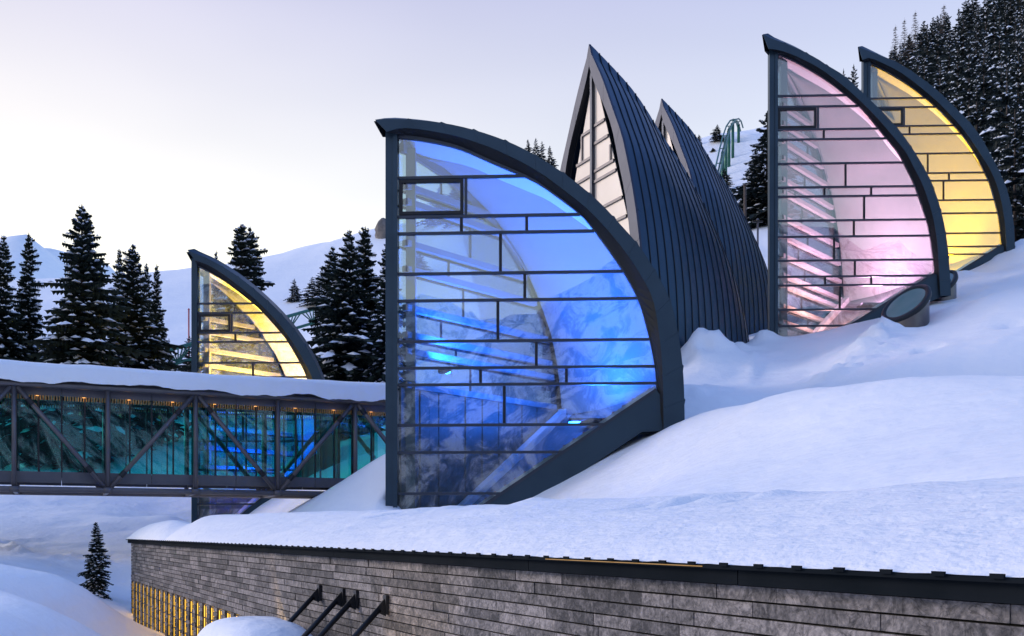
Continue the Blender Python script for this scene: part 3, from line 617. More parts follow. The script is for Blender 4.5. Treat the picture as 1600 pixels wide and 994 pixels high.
# ------------------------------------------------------------------ footbridge
B0 = V((-17, 34, 0)); BD = V((2.26, 1, 0)).normalized(); BN = V((-BD.y, BD.x, 0))
def bp(d, z, o=0): return B0 + BD * d + BN * o + V((0, 0, z))
def footbridge():
    t = thing('footbridge', 'steel truss footbridge with teal glazed walls, snow on its roof', 'footbridge', bp(0, 1.4))
    ZT, ZBt, BAY, D0, DE = 5.0, 1.47, 2.916, .42, 13.75; ds, de = D0 - 3 * BAY, DE
    for o in (0, 2.9):
        nm = '' if o == 0 else 'far_'
        for z in (ZT, ZBt): m = MB(); m.tube(bp(ds, z, o), bp(de, z, o), .10, 12); m.build(nm + 'chord', STEEL, t, True)
        for k in range(-3, 5):
            d = D0 + BAY * k
            m = MB(); m.tube(bp(d, ZBt + .1, o), bp(d, ZT - .1, o), .082, 10)
            m.bar(bp(d - .14, ZBt, o - .09), bp(d + .14, ZBt, o - .09), .03, .2)
            m.build(nm + 'truss_post', STEEL, t, True)
            up = (k % 2 == 0); e = min(d + BAY, de + 1.2)
            a, b = (bp(d + .1, ZT - .12, o), bp(d + BAY - .1, ZBt + .12, o)) if up else (bp(d + .1, ZBt + .12, o), bp(d + BAY - .1, ZT - .12, o))
            if k == 4: b = a.lerp(b, .55)
            m = MB(); m.tube(a, b, .085, 10); m.build(nm + 'diagonal', STEEL, t, True)
            for f in (.14, .82):   # bolted collars on the diagonals and the lower chord
                c = a.lerp(b, f); dd = (b - a).normalized() * .12; m = MB(); m.tube(c - dd, c + dd, .098, 10); m.build(nm + 'collar', DARK, t)
    # enclosure
    for o, s in ((.34, ''), (2.56, 'far_')):
        for z0, z1 in ((4.68, 5.12), (1.72, 2.09)):
            k = ds
            while k < de:
                e = min(k + 1.458, de); m = MB(); q = [bp(k + .008, z0, o), bp(e - .008, z0, o), bp(e - .008, z0, o + .06), bp(k + .008, z0, o + .06)]
                m.hexa(q + [p + V((0, 0, z1 - z0)) for p in q]); m.build(s + 'fascia_panel', FASCIA, t); k = e
        d = ds; i = 0
        while d < de - .05:
            e = min(d + BAY / 4, de); m = MB(); q = [bp(d + .03, 2.09, o + .02), bp(e - .03, 2.09, o + .02), bp(e - .03, 2.09, o + .035), bp(d + .03, 2.09, o + .035)]
            m.hexa(q + [p + V((0, 0, 2.44)) for p in q]); m.build(s + 'pane', G_TEAL, t)
            m = MB(); m.bar(bp(d, 2.09, o + .03), bp(d, 4.69, o + .03), .12 if i % 4 else .2, .05 if i % 4 else .1, up=BD); m.build(s + 'mullion', DARK, t); d = e; i += 1
    m = MB(); q = [bp(ds, 1.9, .41), bp(de, 1.9, .41), bp(de, 1.9, 2.55), bp(ds, 1.9, 2.55)]; m.hexa(q + [p + V((0, 0, .14)) for p in q]); m.build('floor', DARK, t)
    m = MB(); q = [bp(ds, 4.86, .41), bp(de, 4.86, .41), bp(de, 4.86, 2.55), bp(ds, 4.86, 2.55)]; m.hexa(q + [p + V((0, 0, .1)) for p in q]); m.build('ceiling', DARK, t)
    m = MB(); d = ds + .05
    while d < de - .1: m.bar(bp(d, 4.80, .43), bp(d, 4.80, 2.53), .06, .1); d += .13
    tag(m.build('ceiling_slats', WOOD, t), kind='stuff')
    for o in (.345, 2.6):
        m = MB(); d = ds + .02
        while d < de - .1: m.bar(bp(d, 4.53, o), bp(d, 4.69, o), .045, .03, up=BD); d += .085
        tag(m.build('slat_frieze', WOOD, t), kind='stuff')
    d = ds + .7
    while d < de:
        p = bp(d, 4.665, .315); m = MB(); m.bar(p - BD * .05, p + BD * .05, .03, .025); m.build('ceiling_lamp', WARM, t)
        l = bpy.data.lights.new('lamp_light', 'POINT'); l.energy = .4; l.color = (1, .55, .16); l.shadow_soft_size = .08; lo = link('lamp_light', l, t); lo.location = p - BN * .12 - V((0, 0, .06)) - V(t.location); d += BAY / 2
    m = MB(); q = [bp(ds, 5.13, .1), bp(de, 5.13, .1), bp(de, 5.13, 2.8), bp(ds, 5.13, 2.8)]; m.hexa(q + [p + V((0, 0, .12)) for p in q]); m.build('roof_slab', FASCIA, t)
    for k in range(-3, 5):
        d = D0 + BAY * k; m = MB(); m.bar(bp(d, ZT, .0), bp(d, ZT, 2.9), .1, .1); m.build('cross_beam', STEEL, t); m = MB(); m.bar(bp(d, ZBt, 0), bp(d, ZBt, 2.9), .12, .16); m.build('cross_beam', STEEL, t)
    # snow lying on the roof, ragged along the front edge
    nd, no = 260, 22; d = np.linspace(ds, de, nd); s = np.linspace(0, 1, no); DD, SS = np.meshgrid(d, s)
    rag = fbm(DD * 1.0, DD * 0, .9, 41, 5) * .18
    O = -.24 + SS * 3.3; prof = np.clip(np.minimum(SS, 1 - SS) / .16, 0, 1); prof = np.sqrt(1 - (1 - prof) ** 2)
    zlow = 5.07 + np.clip(rag, -.14, .10) ; ztop = 5.77 + fbm(DD, O, .35, 43, 3) * .12
    Z = zlow + (ztop - zlow) * prof; O = np.where(SS == 0, O + .06, O)
    X = B0.x + BD.x * DD + BN.x * O; Yy = B0.y + BD.y * DD + BN.y * O
    tag(link('roof_snow', grid_mesh('roof_snow', X, Yy, Z, SNOW)), 'thick snow lying along the footbridge roof', 'snow', None, 'stuff')
footbridge()
# ------------------------------------------------------------------ stone building in front
A0 = V((-10.78, 29, 0))
def wp(d, z, o=0): return A0 + WD * d + WN * o + V((0, 0, z))
def stone_building():
    t = thing('stone_building', 'low building faced in grey stone with slit windows, snow on its flat roof', 'building', wp(0, -3.9))
    LEN, ZTOP, ZF, ZLOW, CH = 29.6, -.195, -.277, -3.75, .0876
    m = MB(); q = [wp(.01, ZLOW, .045), wp(LEN, ZLOW, .045), wp(LEN, ZLOW, 7), wp(0, ZLOW, 7)]; m.hexa(q + [p + V((0, 0, ZF - ZLOW)) for p in q]); m.build('core_wall', JOINT, t)
    m = MB(); q = [wp(-.14, ZTOP - .002, -.14), wp(LEN, ZTOP - .002, -.14), wp(LEN, ZTOP - .002, 7.1), wp(-.14, ZTOP - .002, 7.1)]; m.hexa(q + [p + V((0, 0, .02)) for p in q])
    q = [wp(-.05, ZF + .002, -.02), wp(LEN, ZF + .002, -.02), wp(LEN, ZF + .002, 7), wp(-.05, ZF + .002, 7)]; m.hexa(q + [p + V((0, 0, .07)) for p in q]); m.build('roof_slab', FASC2, t)
    d = -.06
    while d < LEN:
        e = min(d + 2.4, LEN); m = MB(); q = [wp(d + .004, ZF - .005, -.09), wp(e - .004, ZF - .005, -.09), wp(e - .004, ZF - .005, -.025), wp(d + .004, ZF - .005, -.025)]; m.hexa(q + [p + V((0, 0, .083)) for p in q]); m.build('fascia_panel', FASC2, t); d = e
    m = MB(); m.bar(wp(-.07, ZF + .04, -.09), wp(-.07, ZF + .04, 7), .05, .083); m.build('end_fascia', ZINC, t)
    d = .6
    while d < LEN:
        m = MB(); m.bar(wp(d, ZTOP + .024, -.15), wp(d + .065, ZTOP + .024, -.15), .012, .02); m.bar(wp(d + .02, ZTOP + .022, -.1), wp(d + .045, ZTOP + .022, -.1), .06, .006); m.build('snow_guard', FASC2, t); d += .282
    # slit windows
    wins = []
    for i in range(22):
        yl = 28.93 - .6214 * i; d0 = (29 - yl) / .889 + .02; wins.append((d0, d0 + .40))
    ZW, ZWB = -1.36, -3.4
    for d0, d1 in wins:
        m = MB(); fz = .025; dz = .012
        for a, b in ((d0, d0 + fz), (d1 - fz, d1), ((d0 + d1) / 2 - .012, (d0 + d1) / 2 + .012)):
            q = [wp(a, ZWB, dz), wp(b, ZWB, dz), wp(b, ZWB, dz + .014), wp(a, ZWB, dz + .014)]; m.hexa(q + [p + V((0, 0, ZW - ZWB)) for p in q])
        z = ZW - .02
        while z > ZWB:
            q = [wp(d0 + fz, z, dz + .003), wp(d1 - fz, z, dz + .003), wp(d1 - fz, z, dz + .013), wp(d0 + fz, z, dz + .013)]; m.hexa(q + [p + V((0, 0, .022)) for p in q]); z -= .24
        f = m.build('window', DARK, t)
        m = MB(); q = [wp(d0, ZWB, dz + .016), wp(d1, ZWB, dz + .016), wp(d1, ZWB, dz + .026), wp(d0, ZWB, dz + .026)]; m.hexa(q + [p + V((0, 0, ZW - ZWB)) for p in q]); m.build('pane', WARM_WIN, f)
    # stones
    stones = []; r = 0; z = ZF - .004
    rs = random.Random(3)
    while z - CH > ZLOW:
        zt, zb = z - .011, z - CH; low = zt < ZW + .03
        d = -rs.uniform(0, .4)
        while d < LEN:
            ln = rs.choice((.34, .45, .55, .62, .75, .9)) * rs.uniform(.9, 1.1); a, b = max(0, d), min(LEN, d + ln - .004); d += ln
            if b - a < .03: continue
            segs = [(a, b)]
            if low:
                for w0, w1 in wins:
                    ns = []
                    for x, y in segs:
                        if y <= w0 or x >= w1: ns.append((x, y)); continue
                        if x < w0: ns.append((x, w0))
                        if y > w1: ns.append((w1, y))
                    segs = ns
            for x, y in segs:
                if y - x > .025: stones.append((x, y, zb, zt, rs.uniform(0, .012)))
        z -= CH
    def st(m, s):
        x, y, zb, zt, pr = s; b = .004; q = [wp(x, zb, -pr), wp(y, zb, -pr), wp(y, zb, .05), wp(x, zb, .05)]
        m.hexa(q + [p + V((0, 0, zt - zb)) for p in q])
    vis = []
    for s in stones:
        yy = 29 - .889 * (s[0] + s[1]) / 2; pix = -26 + 6700 / max(.5, yy); row = HZ - s[3] / max(.5, yy) * F
        if pix < 1640 and row < 1000: vis.append((yy, s))
    vis.sort(key=lambda v: v[0]); near = set(id(s) for _, s in vis[:298])
    rest = MB(); tones = []
    for s in stones:
        if id(s) in near: m = MB(); st(m, s); m.build('stone', STONE, t)
        else: st(rest, s); tones.append(rs.random())
    o = rest.build('stone_courses', STONE, t); tag(o, kind='stuff')
    at = o.data.attributes.new('tone', 'FLOAT', 'FACE'); 
    at.data.foreach_set('value', np.repeat(np.array(tones), 6).astype(np.float32))
    # snow on the roof
    d = np.r_[np.linspace(-.12, 12, 120), np.linspace(12.08, LEN, 300)]; s = np.linspace(0, 1, 70) ** 1.7 * 7.22 - .135; DD, OO = np.meshgrid(d, s)
    q = np.clip((OO + .135) / np.interp(DD, [0, 4, 9, 14], [.8, 1.0, 1.9, 3.6]), 0, 1); rise = np.sin(q * math.pi / 2) ** np.interp(DD, [8, 14], [.75, .9])
    top = np.interp(DD, [-.12, .3, 2, 6, 12, 20, 29], [-.02, .22, .34, .42, .45, .42, .40])
    Z = -.174 + (top + .085) * rise + .08 * (1 - np.exp(-(OO + .135) / np.interp(DD, [8, 14], [.15, .45])))
    Z -= np.clip((OO - 3.6) / 2.4, 0, 1) ** 1.5 * .75
    # hollow between the corner mound and the long drift
    ax, ay, bx, by = -.3, 2.5, 6.5, .2; L2 = (bx - ax) ** 2 + (by - ay) ** 2; tt = np.clip(((DD - ax) * (bx - ax) + (OO - ay) * (by - ay)) / L2, 0, 1)
    dist = np.hypot(DD - ax - tt * (bx - ax), OO - ay - tt * (by - ay)); Z -= np.exp(-(dist / .38) ** 2) * (.30 - .18 * tt)
    Z = Z + (fbm(DD, OO, .5, 51, 3) * .07 + fbm(DD, OO, 4.5, 55, 4) * .02) * np.clip((OO + .135) / .5, .15, 1)
    for k, (px, oo) in enumerate([(1065,2.5),(1098,2.1),(1180,2.2),(1040,2.0),(822,2.3),(690,2.2),(645,2.0),(585,1.9)]):   # dents where lumps rolled off
        dl = np.linspace(0, LEN, 2000); xs = A0.x + WD.x * dl + WN.x * oo; ys = A0.y + WD.y * dl + WN.y * oo; dd = float(dl[np.argmin(np.abs(CX + F * xs / ys - px))])
        Z -= .13 * np.exp(-(((DD - dd) / .10) ** 2 + ((OO - oo) / .22) ** 2)) + .07 * np.exp(-(((DD - dd - .10) / .07) ** 2 + ((OO - oo + .42) / .2) ** 2)) - .06 * np.exp(-(((DD - dd - .2) / .1) ** 2 + ((OO - oo) / .25) ** 2))
    Z = np.where(OO < -.134, ZTOP + .021 + .008 * np.abs(fbm(DD, OO * 0, 6, 58, 3)), np.maximum(Z, ZTOP + .024))
    Oo = OO 
    X = A0.x + WD.x * DD + WN.x * Oo; Y = A0.y + WD.y * DD + WN.y * Oo
    tag(link('roof_snow', grid_mesh('roof_snow', X, Y, Z, SNOW_ROOF)), 'deep rough snow drift on the stone building roof', 'snow', None, 'stuff')
    # emissive line under the snow, standing in for warm light reflected at the gutter
    m = MB(); m.bar(wp(24.3, ZTOP + .009, -.144), wp(26.1, ZTOP + .009, -.144), .005, .006); sm = emit('reflection_glow', (1, .5, .04), .22); sm.node_tree.nodes['Principled BSDF'].inputs['Base Color'].default_value = (.02, .015, .01, 1); m.build('painted_reflection', sm, t)
    for px, ew in ((452, 90), (640, 45)):      # unseen spots added to throw warm patches on the wall
        yy = 6700 / (px + 26); d = (29 - yy) / .889; p = wp(d, -2.1, -.55); m = MB(); m.box(p.x - .06, p.y - .06, p.z - .14, p.x + .06, p.y + .06, p.z - .02); m.build('added_spot_box', DARK, t)
        l = bpy.data.lights.new('added_spot_light', 'SPOT'); l.energy = ew; l.color = (1, .66, .22); l.spot_size = R(80); l.spot_blend = .5; l.shadow_soft_size = .03
        lo = link('added_spot_light', l, t); lo.location = p - V(t.location); lo.rotation_euler = (p - wp(d + .1, -.6, 0)).to_track_quat('Z', 'Y').to_euler()
stone_building()
def canopy():
    t = thing('door_canopy', 'small canopy hung from the stone wall on four dark rods', 'canopy', wp(18.6, -1.6, -.6))
    m = MB(); q = [wp(17.2, -1.62, -1.35), wp(20.9, -1.62, -1.35), wp(20.9, -1.62, -.03), wp(17.2, -1.62, -.03)]; m.hexa(q + [p + V((0, 0, .08)) for p in q]); m.build('roof_plate', DARK, t)
    for px in (502, 539, 560, 607):
        yy = 6700 / (px + 26); d = (29 - yy) / .889; a, b = wp(d, -.71, -.03), wp(d, -1.56, -.86)
        m = MB(); m.tube(a.lerp(b, .09), b, .03, 10); o = m.build('rod', DARK, t, True)
        m = MB(); m.bar(wp(d, -.64, -.03), wp(d, -.84, -.03), .09, .03, up=WN); m.prism([wp(d - .008, -.66, -.03), wp(d - .008, -.86, -.03), wp(d - .008, -.80, -.16)], [wp(d + .008, -.66, -.03), wp(d + .008, -.86, -.03), wp(d + .008, -.80, -.16)]); m.build('bracket', DARK, t)
    a = np.linspace(0, 2 * math.pi, 61); r = np.linspace(0, 1, 24); AA, RR = np.meshgrid(a, r)
    dd = 17.95 + np.sign(np.cos(AA)) * np.abs(np.cos(AA)) ** .7 * RR * 1.45; oo = -.72 + np.sign(np.sin(AA)) * np.abs(np.sin(AA)) ** .7 * RR * .68
    Z = -1.54 + .50 * (1 - RR ** 3.2) ** .6 + fbm(dd, oo, 1.4, 61, 3) * .05 * (1 - RR ** 4)
    X = A0.x + WD.x * dd + WN.x * oo; Y = A0.y + WD.y * dd + WN.y * oo
    tag(link('canopy_snow', grid_mesh('canopy_snow', X, Y, Z, SNOW)), 'rounded snow heaped on the canopy by the stone wall', 'snow', None, 'stuff')
canopy()
# ------------------------------------------------------------------ skylight tubes
def skylight(label, px, py_base, Y, r, zlow, hi):
    c = P(px, py_base, Y); t = thing('skylight_tube', label, 'skylight', (c.x, c.y, c.z - .6), 'slanted skylight tubes in the snow')
    zc = (HZ - zlow) / F * Y; g = hi; n = 40
    pt = lambda a, rr, dz=0: V((c.x + rr * math.cos(a), c.y + rr * math.sin(a), zc + g * (rr * math.cos(a) + .8 * rr * math.sin(a)) + dz))
    A = [2 * math.pi * k / n for k in range(n + 1)]
    m = MB(); m.loft([[V((c.x + r * math.cos(a), c.y + r * math.sin(a), c.z - 1)) for a in A], [pt(a, r, -.1) for a in A]]); m.build('tube', CYL, t, True)
    nn = V((-g, -.8 * g, 1)).normalized()
    m = MB(); m.loft([[pt(a, r * 1.05) - nn * .13 for a in A], [pt(a, r * 1.07) + nn * .02 for a in A], [pt(a, r * 1.0) + nn * .05 for a in A], [pt(a, r * .84) + nn * .04 for a in A], [pt(a, r * .84) - nn * .08 for a in A]]); m.build('rim', DARK, t, True)
    m = MB(); m.prism([pt(a, r * .86) + nn * .02 for a in A[:-1]], [pt(a, r * .86) for a in A[:-1]]); m.build('pane', G_SKY, t)
    m = MB(); m.prism([pt(a, r * .95) - nn * .22 for a in A[:-1]], [pt(a, r * .95) - nn * .26 for a in A[:-1]]); m.build('liner', WHITE, t)
skylight('front skylight tube with slanted dark rim before the pink sail', 1415.5, 515, 43.4, .93, 474, .72)
skylight('half hidden skylight tube just right of and behind the larger one', 1468, 473, 49, .75, 443, .72)
# ------------------------------------------------------------------ coaster track, poles, boulder
def track(label, pts, depth, gauge, posts, fan):
    pts = [V(p) for p in pts]; t = thing('rail_track', label, 'rail track', pts[0], 'green mountain rail track')
    n = len(pts); side = []
    for i in range(n):
        d = (pts[min(n - 1, i + 1)] - pts[max(0, i - 1)]).normalized(); s = d.cross(V((0, 0, 1))); side.append((s.normalized() if s.length > .01 else V((1, 0, 0))) * gauge / 2)
    dn = V((0, 0, -depth))
    for s in (-1, 1):
        m = MB()
        for i in range(n - 1): m.tube(pts[i] + side[i] * s, pts[i + 1] + side[i + 1] * s, .11, 8)
        m.build('rail', GREEN, t)
    m = MB()
    for i in range(n - 1): m.tube(pts[i] + dn, pts[i + 1] + dn, .12, 8)
    m.build('lower_chord', GREEN, t)
    m = MB()
    for i in range(0, n - 1):
        k = 6 if fan else 2
        for j in range(k + 1):
            q = pts[i].lerp(pts[i + 1], j / k); b = pts[i].lerp(pts[i + 1], .5) + dn; m.tube(q, b, .055, 5)
        m.tube(pts[i] + side[i], pts[i] - side[i], .06, 5)
    tag(m.build('lattice', GREEN, t), kind='stuff')
    for i in posts:
        p = pts[i] + dn; g = H(p.x, p.y); m = MB(); m.tube((p.x, p.y, min(g, p.z - .5) - .5), p, .22, 8); m.build('pillar', GREEN, t, True)
a, b = P(150, 579.5, 70), P(610, 449, 92)
track('green lattice rail track climbing behind the footbridge and left sail', [a.lerp(b, k / 11) for k in range(12)], 1.15, 1.1, (2, 5, 8, 11), True)
lp = [P(x, y, Y) for x, y, Y in ((1108,320,118),(1118,280,124),(1124,255,130),(1129,232,136),(1134,212,141),(1139,197,145),(1145,188,148),(1150,186,151),(1154,190,154),(1157,200,157))]
track('green rail track looping over the crest of the far slope', lp, .45, .75, (1, 3, 4, 5, 6, 8), False)
def pole(name, label, cat, px, y0, Y, r, m_, arm=0):
    p = P(px, y0, Y); g = H(p.x, p.y); t = thing(name, label, cat, (p.x, p.y, g)); m = MB(); m.tube((p.x, p.y, g - .5), p, r, 8); m.build('shaft', m_, t, True)
    m = MB(); m.tube(p, p + V((0, 0, .12)), r * 1.6, 8, r * .6); m.build('cap', m_, t)
    if arm:
        m = MB(); m.bar(p + V((-arm, 0, -.1)), p + V((arm, 0, -.1)), .12, .12); m.build('lamp_head', DARK, t)
pole('slope_marker', 'thin red marker pole standing on the snowy slope', 'pole', 295, 484, 92, .07, RED)
pole('street_lamp', 'slim grey lamp post before the dark conifers, left of the pink sail', 'lamp post', 1184, 344, 70, .07, STEEL, .35)
pole('street_lamp', 'short wooden pole among the conifers beside the zinc sail', 'post', 1164, 290, 84, .12, BARK)
def boulder():
    YB = on_ground(600, 372, 186); p = P(600, 375, YB); g = H(p.x, p.y); SZ = YB / 150; m = MB(); rr = random.Random(5); n = 14; rows = []
    for j in range(9):
        ph = math.pi * j / 8; ring = []
        for k in range(n + 1):
            a = 2 * math.pi * (k % n) / n; r = (1 + .22 * math.sin(3 * a + j) + .12 * math.sin(5 * a + 2 * j)) * math.sin(ph)
            ring.append((p.x + 1.15 * SZ * r * math.cos(a), p.y + 1.2 * SZ * r * math.sin(a), g + SZ * 1.0 + 1.6 * SZ * math.cos(ph) * (1.1 + .1 * math.sin(2 * a)) - (.8 if j > 5 else 0)))
        rows.append(ring)
    m.loft(rows); tag(m.build('boulder', ROCK, None, True), 'grey boulder on the skyline left of the blue sail', 'rock')
boulder()
# ------------------------------------------------------------------ trees
def conifer_meshes(seed, levels, branches, sprays, ragged=1.0, snow=1.0, slim=1.0, big=1.0):
    """unit spruce, 1 high, about .36 wide: (crown mesh, snow mesh, trunk mesh)"""
    r = random.Random(seed); fo, sn = MB(), MB(); ph1, ph2 = r.uniform(0, 6), r.uniform(0, 6)
    for l in range(levels):
        t = l / levels; z = .04 + .95 * (t ** .92); Rr = (.19 * slim * (1 - t) ** .82 + .008) * r.uniform(.6, 1.16)
        nb = max(4, int(branches * (1 - .55 * t))); a0 = r.uniform(0, 6.28)
        for k in range(nb):
            a = a0 + 6.283 * k / nb + r.uniform(-.3, .3); ln = Rr * r.uniform(1 - .42 * ragged, 1.08) * (1 + .16 * math.sin(a + ph1 + 5 * t) + .1 * math.sin(3 * a + ph2 - 9 * t)); zb = z + r.uniform(-.016, .016) * (1 if big < 1.2 else 2.2)
            if r.random() < .07 * ragged: continue
            ca, sa = math.cos(a), math.sin(a); up = .25 * (1 - t) + .02; droop = (.50 - .75 * t) * r.uniform(.7, 1.3)
            def at(s): return V((ca * ln * s, sa * ln * s, zb + ln * (up * s * (1 - s) * .6 - droop * s * s)))
            sd = V((-sa, ca, 0))
            for j in range(sprays):
                s = .18 + .82 * (j + .5) / sprays; p = at(s); wd = ln * (.34 * (1.15 - s)) * r.uniform(.7, 1.2) + .004; tip = at(min(1.08, s + .95 / sprays))
                for q in (-1, 1):
                    e = p + sd * q * wd + V((ca, sa, 0)) * ln * .16 + V((0, 0, -wd * r.uniform(.25, .7)))
                    fo.add([p, e, tip + sd * q * wd * .25, p + V((0, 0, -.008 - wd * .25))], [(0, 1, 2), (0, 3, 1)])
                e = p + V((ca * ln * .08, sa * ln * .08, -wd * r.uniform(.7, 1.25) - .008)); fo.add([p - V((ca, sa, 0)) * ln * .08, e, tip], [(0, 1, 2)])
            if snow and r.random() < .8 * snow:
                for j in range(r.choice((1, 2, 2, 3))):
                    s = r.uniform(.35, .95); p = at(s) + V((0, 0, .004)); k_ = big * r.choice((.5, .7, .9, 1.2)); wx = (ln * r.uniform(.06, .17) + .003) * k_; wy = (ln * r.uniform(.05, .12) + .003) * k_; hz = .004 + wx * .3
                    d = (at(min(1, s + .1)) - at(s - .1)).normalized()
                    sn.add([p - d * wx, p + sd * wy, p + d * wx, p - sd * wy, p + V((0, 0, hz)), p - V((0, 0, hz * .3))], [(0, 3, 4), (3, 2, 4), (2, 1, 4), (1, 0, 4), (3, 0, 5), (2, 3, 5), (1, 2, 5), (0, 1, 5)])
    for k in range(5):
        a = k * 1.256; fo.add([(0, 0, 1.0), (.006 * math.cos(a), .006 * math.sin(a), .95), (.011 * math.cos(a + .9), .011 * math.sin(a + .9), .935)], [(0, 1, 2)])
    tr = MB(); tr.tube((0, 0, -.05), (0, 0, .96), .014, 8, .002)
    return fo, sn, tr
def proto(seed, far, **k):
    fo, sn, tr = conifer_meshes(seed, **k)
    return (fo.mesh('crown', NEEDLE2 if far else NEEDLE), sn.mesh('snow_load', SNOW_TREE), tr.mesh('trunk', BARK))
NEAR = [proto(11 + i, False, levels=48, branches=17, sprays=6, ragged=1.1, snow=1.1, slim=s) for i, s in enumerate((1.0, .9, 1.12, .82))]
MID = [proto(31 + i, True, levels=24, branches=11, sprays=4, ragged=1.1, snow=1.2, slim=s) for i, s in enumerate((1.15, 1.0, 1.3))]
FARP = [proto(41 + i, True, levels=22, branches=12, sprays=4, ragged=1.5, snow=.72, slim=s, big=1.35) for i, s in enumerate((1.5, 1.3, 1.75, 1.2))]
def tree(label, pr, X, Y, z0, hgt, wid, group=None, name='spruce_tree', rz=None):
    t = thing(name, label, 'tree', (X, Y, z0), group, rz if rz is not None else rnd.uniform(0, 6.28)); t.scale = (wid, wid, hgt)
    for n_, me in zip(('crown', 'snow_load', 'trunk'), pr):
        c = link(n_, me, t)
        if n_ != 'trunk': c['kind'] = 'stuff'
    return t
def tree_px(label, pr, px, ytop, Y, wpx, group=None, ybase=None, wide=.38):
    if ybase is not None: Y = on_ground(px, ybase, Y, 24 if Y < 40 else 55)
    p = P(px, ytop, Y); g = H(p.x, p.y) - .1; h = p.z - g
    tree(label, pr, p.x, Y, g, h, wpx * 1.38 / F * Y / wide, group)
for k, (lab, px, yt, Y, wpx) in enumerate([
 ('snow dusted spruce cut off by the left edge of the photo', 6, 366, 60, 95), ('slender snow dusted spruce, second from the left edge', 45, 362, 62, 95),
 ('tallest dark spruce left of the yellow sail, pointed top', 128, 318, 58, 150), ('short spruce peeping out between the tallest and the leaning ones', 187, 388, 82, 52),
 ('medium spruce with long snowy lower branches, right of the tallest', 208, 380, 62, 112), ('rounded dark conifer at the right end of the left row', 245, 411, 74, 58), ('dark conifer tucked behind the medium spruce', 229, 410, 77, 50),
 ('broad spruce rising behind the yellow sail', 376, 350, 66, 150), ('twin spruce stem close beside the broad one behind the yellow sail', 391, 353, 67.5, 100), ('thin spire top showing left of the broad spruce', 338, 390, 84, 40),
 ('tall spruce in the clump left of the blue sail', 546, 358, 56, 125), ('tall spruce nearest the blue sail clump middle', 571, 353, 58, 120), ('lower spruce on the left of the clump by the blue sail', 520, 384, 64, 92), ('spruce half hidden by the blue sail post', 604, 376, 55, 90)]):
    tree_px(lab, NEAR[k % 4], px, yt, Y, wpx, 'spruces in front of the far slope')
for lab, px, yt, Y, wpx, yb in [
 ('lone small spruce on the open snow slope behind the yellow sail', 460, 435, 112, 25, 474), ('little spruce at the left edge of the clump by the blue sail', 488, 432, 95, 26, 478), ('second little spruce beside the clump by the blue sail', 503, 420, 92, 32, 478),
 ('tiny bare looking sapling under the rail track', 264, 528, 64, 17, 578), ('dark young conifer just left of the yellow sail post', 296, 523, 64, 34, 600), ('small solitary spruce below the footbridge', 150, 815, 29.5, 50, 930),
 ('spruce seen through the upper window of the blue sail', 686, 292, 150, 34, 350), ('bushier spruce seen through the blue sail beside another', 710, 288, 152, 44, 350), ('small spruce seen through the blue glass lower down', 655, 388, 120, 30, 430),
 ('lone spruce on the skyline near the rail loop', 1121, 194, 150, 17, 222), ('low bush on the snow below the lone skyline spruce', 1114, 231, 145, 9, 237), ('small spruce beside the rail loop pillars', 1132, 262, 105, 26, 300), ('short spruce at the snow line behind the zinc sail', 1092, 210, 152, 9, 226),
 ('big snowy spruce close left of the pink sail', 1199, 172, 86, 92, 352), ('spruce in front of the big one left of the pink sail', 1182, 232, 82, 62, 354), ('lowest spruce of the group left of the pink sail', 1180, 292, 78, 56, 352), ('spruce at the left of the group by the pink sail', 1166, 290, 84, 34, 340), ('small dark spruce at the foot of the pink sail post', 1197, 446, 64, 26, 510),
 ('conifer between the pink and amber sails', 1334, 99, 120, 42, 260), ('lower conifer behind the pink sail edge', 1318, 106, 125, 34, 260)]:
    tree_px(lab, MID[int(px) % 3] if px != 150 else NEAR[3], px, yt, Y, wpx, None, yb)
for lab, px, yt in [('leftmost spruce top above the blue sail arch', 825, 217), ('second spruce top above the blue sail arch', 837, 215), ('third spruce top above the blue sail arch', 847, 220), ('rightmost spruce top by the zinc sail edge', 859, 227)]:
    tree_px(lab, MID[int(px) % 3], px, yt, 150 + rnd.uniform(-3, 3), 26, 'spruce tops above the arch', 290)
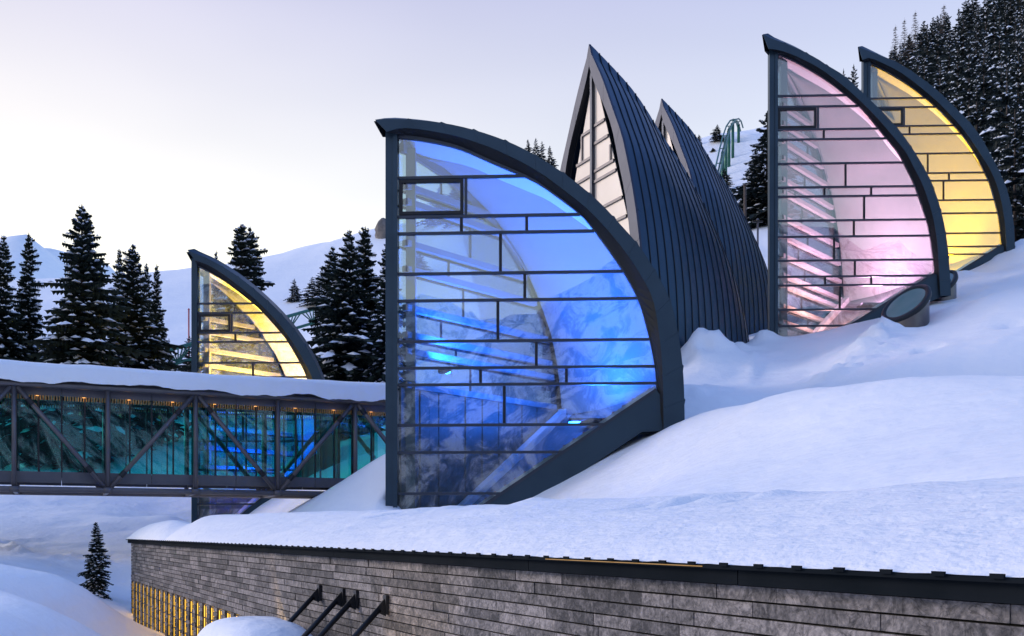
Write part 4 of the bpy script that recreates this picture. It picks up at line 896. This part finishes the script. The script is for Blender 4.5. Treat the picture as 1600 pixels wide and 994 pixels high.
def forest():
    lab = 'snow speckled conifer in the dense forest on the right slope'; grp = 'conifers of the dense right hand forest'; cnt = 0; pts = []
    r = random.Random(77); tries = 0
    while cnt < 150 and tries < 9000:
        tries += 1; Y = r.uniform(66, 205); px = r.uniform(1330, 1680); X = (px - CX) / F * Y
        left = np.interp(Y, [66, 80, 100, 130, 160, 205], [1590, 1560, 1480, 1400, 1385, 1395])
        if px < left: continue
        if any((X - a) ** 2 + (Y - b) ** 2 < (2.3 + Y * .014) ** 2 for a, b in pts): continue
        z = H(X, Y) - .3; h = r.uniform(9, 15); top = HZ - (z + h) / Y * F
        lim = np.interp(px, [1330, 1385, 1400, 1440, 1470, 1500, 1530, 1560, 1700], [150, 100, 66, 38, 20, 12, -20, -60, -200])
        if top < lim: h = (HZ - lim) / F * Y - z + r.uniform(-.6, .6)
        if h < 4: continue
        pts.append((X, Y)); tree(lab, FARP[cnt % 4], X, Y, z, h, r.uniform(8, 12.5), grp); cnt += 1
forest()
def larch():
    r = random.Random(4); m = MB(); 
    for l in range(26):
        t = l / 26; z = .12 + .86 * t; ln0 = .17 * (1 - t) ** .8 + .01
        for k in range(6):
            a = r.uniform(0, 6.28); ln = ln0 * r.uniform(.6, 1.1); e = V((math.cos(a) * ln, math.sin(a) * ln, z + ln * r.uniform(-.1, .3))); m.tube((0, 0, z), e, .0035, 3, .0012)
            for j in range(4):
                s = r.uniform(.3, .95); b = V((0, 0, z)).lerp(e, s); m.tube(b, b + V((r.uniform(-.03, .03), r.uniform(-.03, .03), r.uniform(-.02, .02))), .002, 3, .0007)
    tr = MB(); tr.tube((0, 0, -.03), (0, 0, 1), .011, 7, .001)
    c, t_ = m.mesh('branches', TWIG), tr.mesh('trunk', TWIG)
    for px, yt, Y, wpx, yb, lab in [(1399, 38, 165, 26, 130, 'leftmost leafless larch on the forest skyline'), (1413, 28, 168, 26, 120, 'second leafless larch from the left on the forest skyline'), (1430, 16, 170, 28, 110, 'third leafless larch on the forest skyline, taller than its left neighbours'), (1475, 6, 172, 30, 90, 'leafless larch standing apart on the forest skyline')]:
        p = P(px, yt, Y); g = H(p.x, Y) - .2; t = thing('larch_tree', lab, 'tree', (p.x, Y, g), 'bare larches on the skyline'); s = wpx / F * Y / .3; t.scale = (s, s, p.z - g)
        link('branches', c, t); link('trunk', t_, t)
larch()
make_ground()
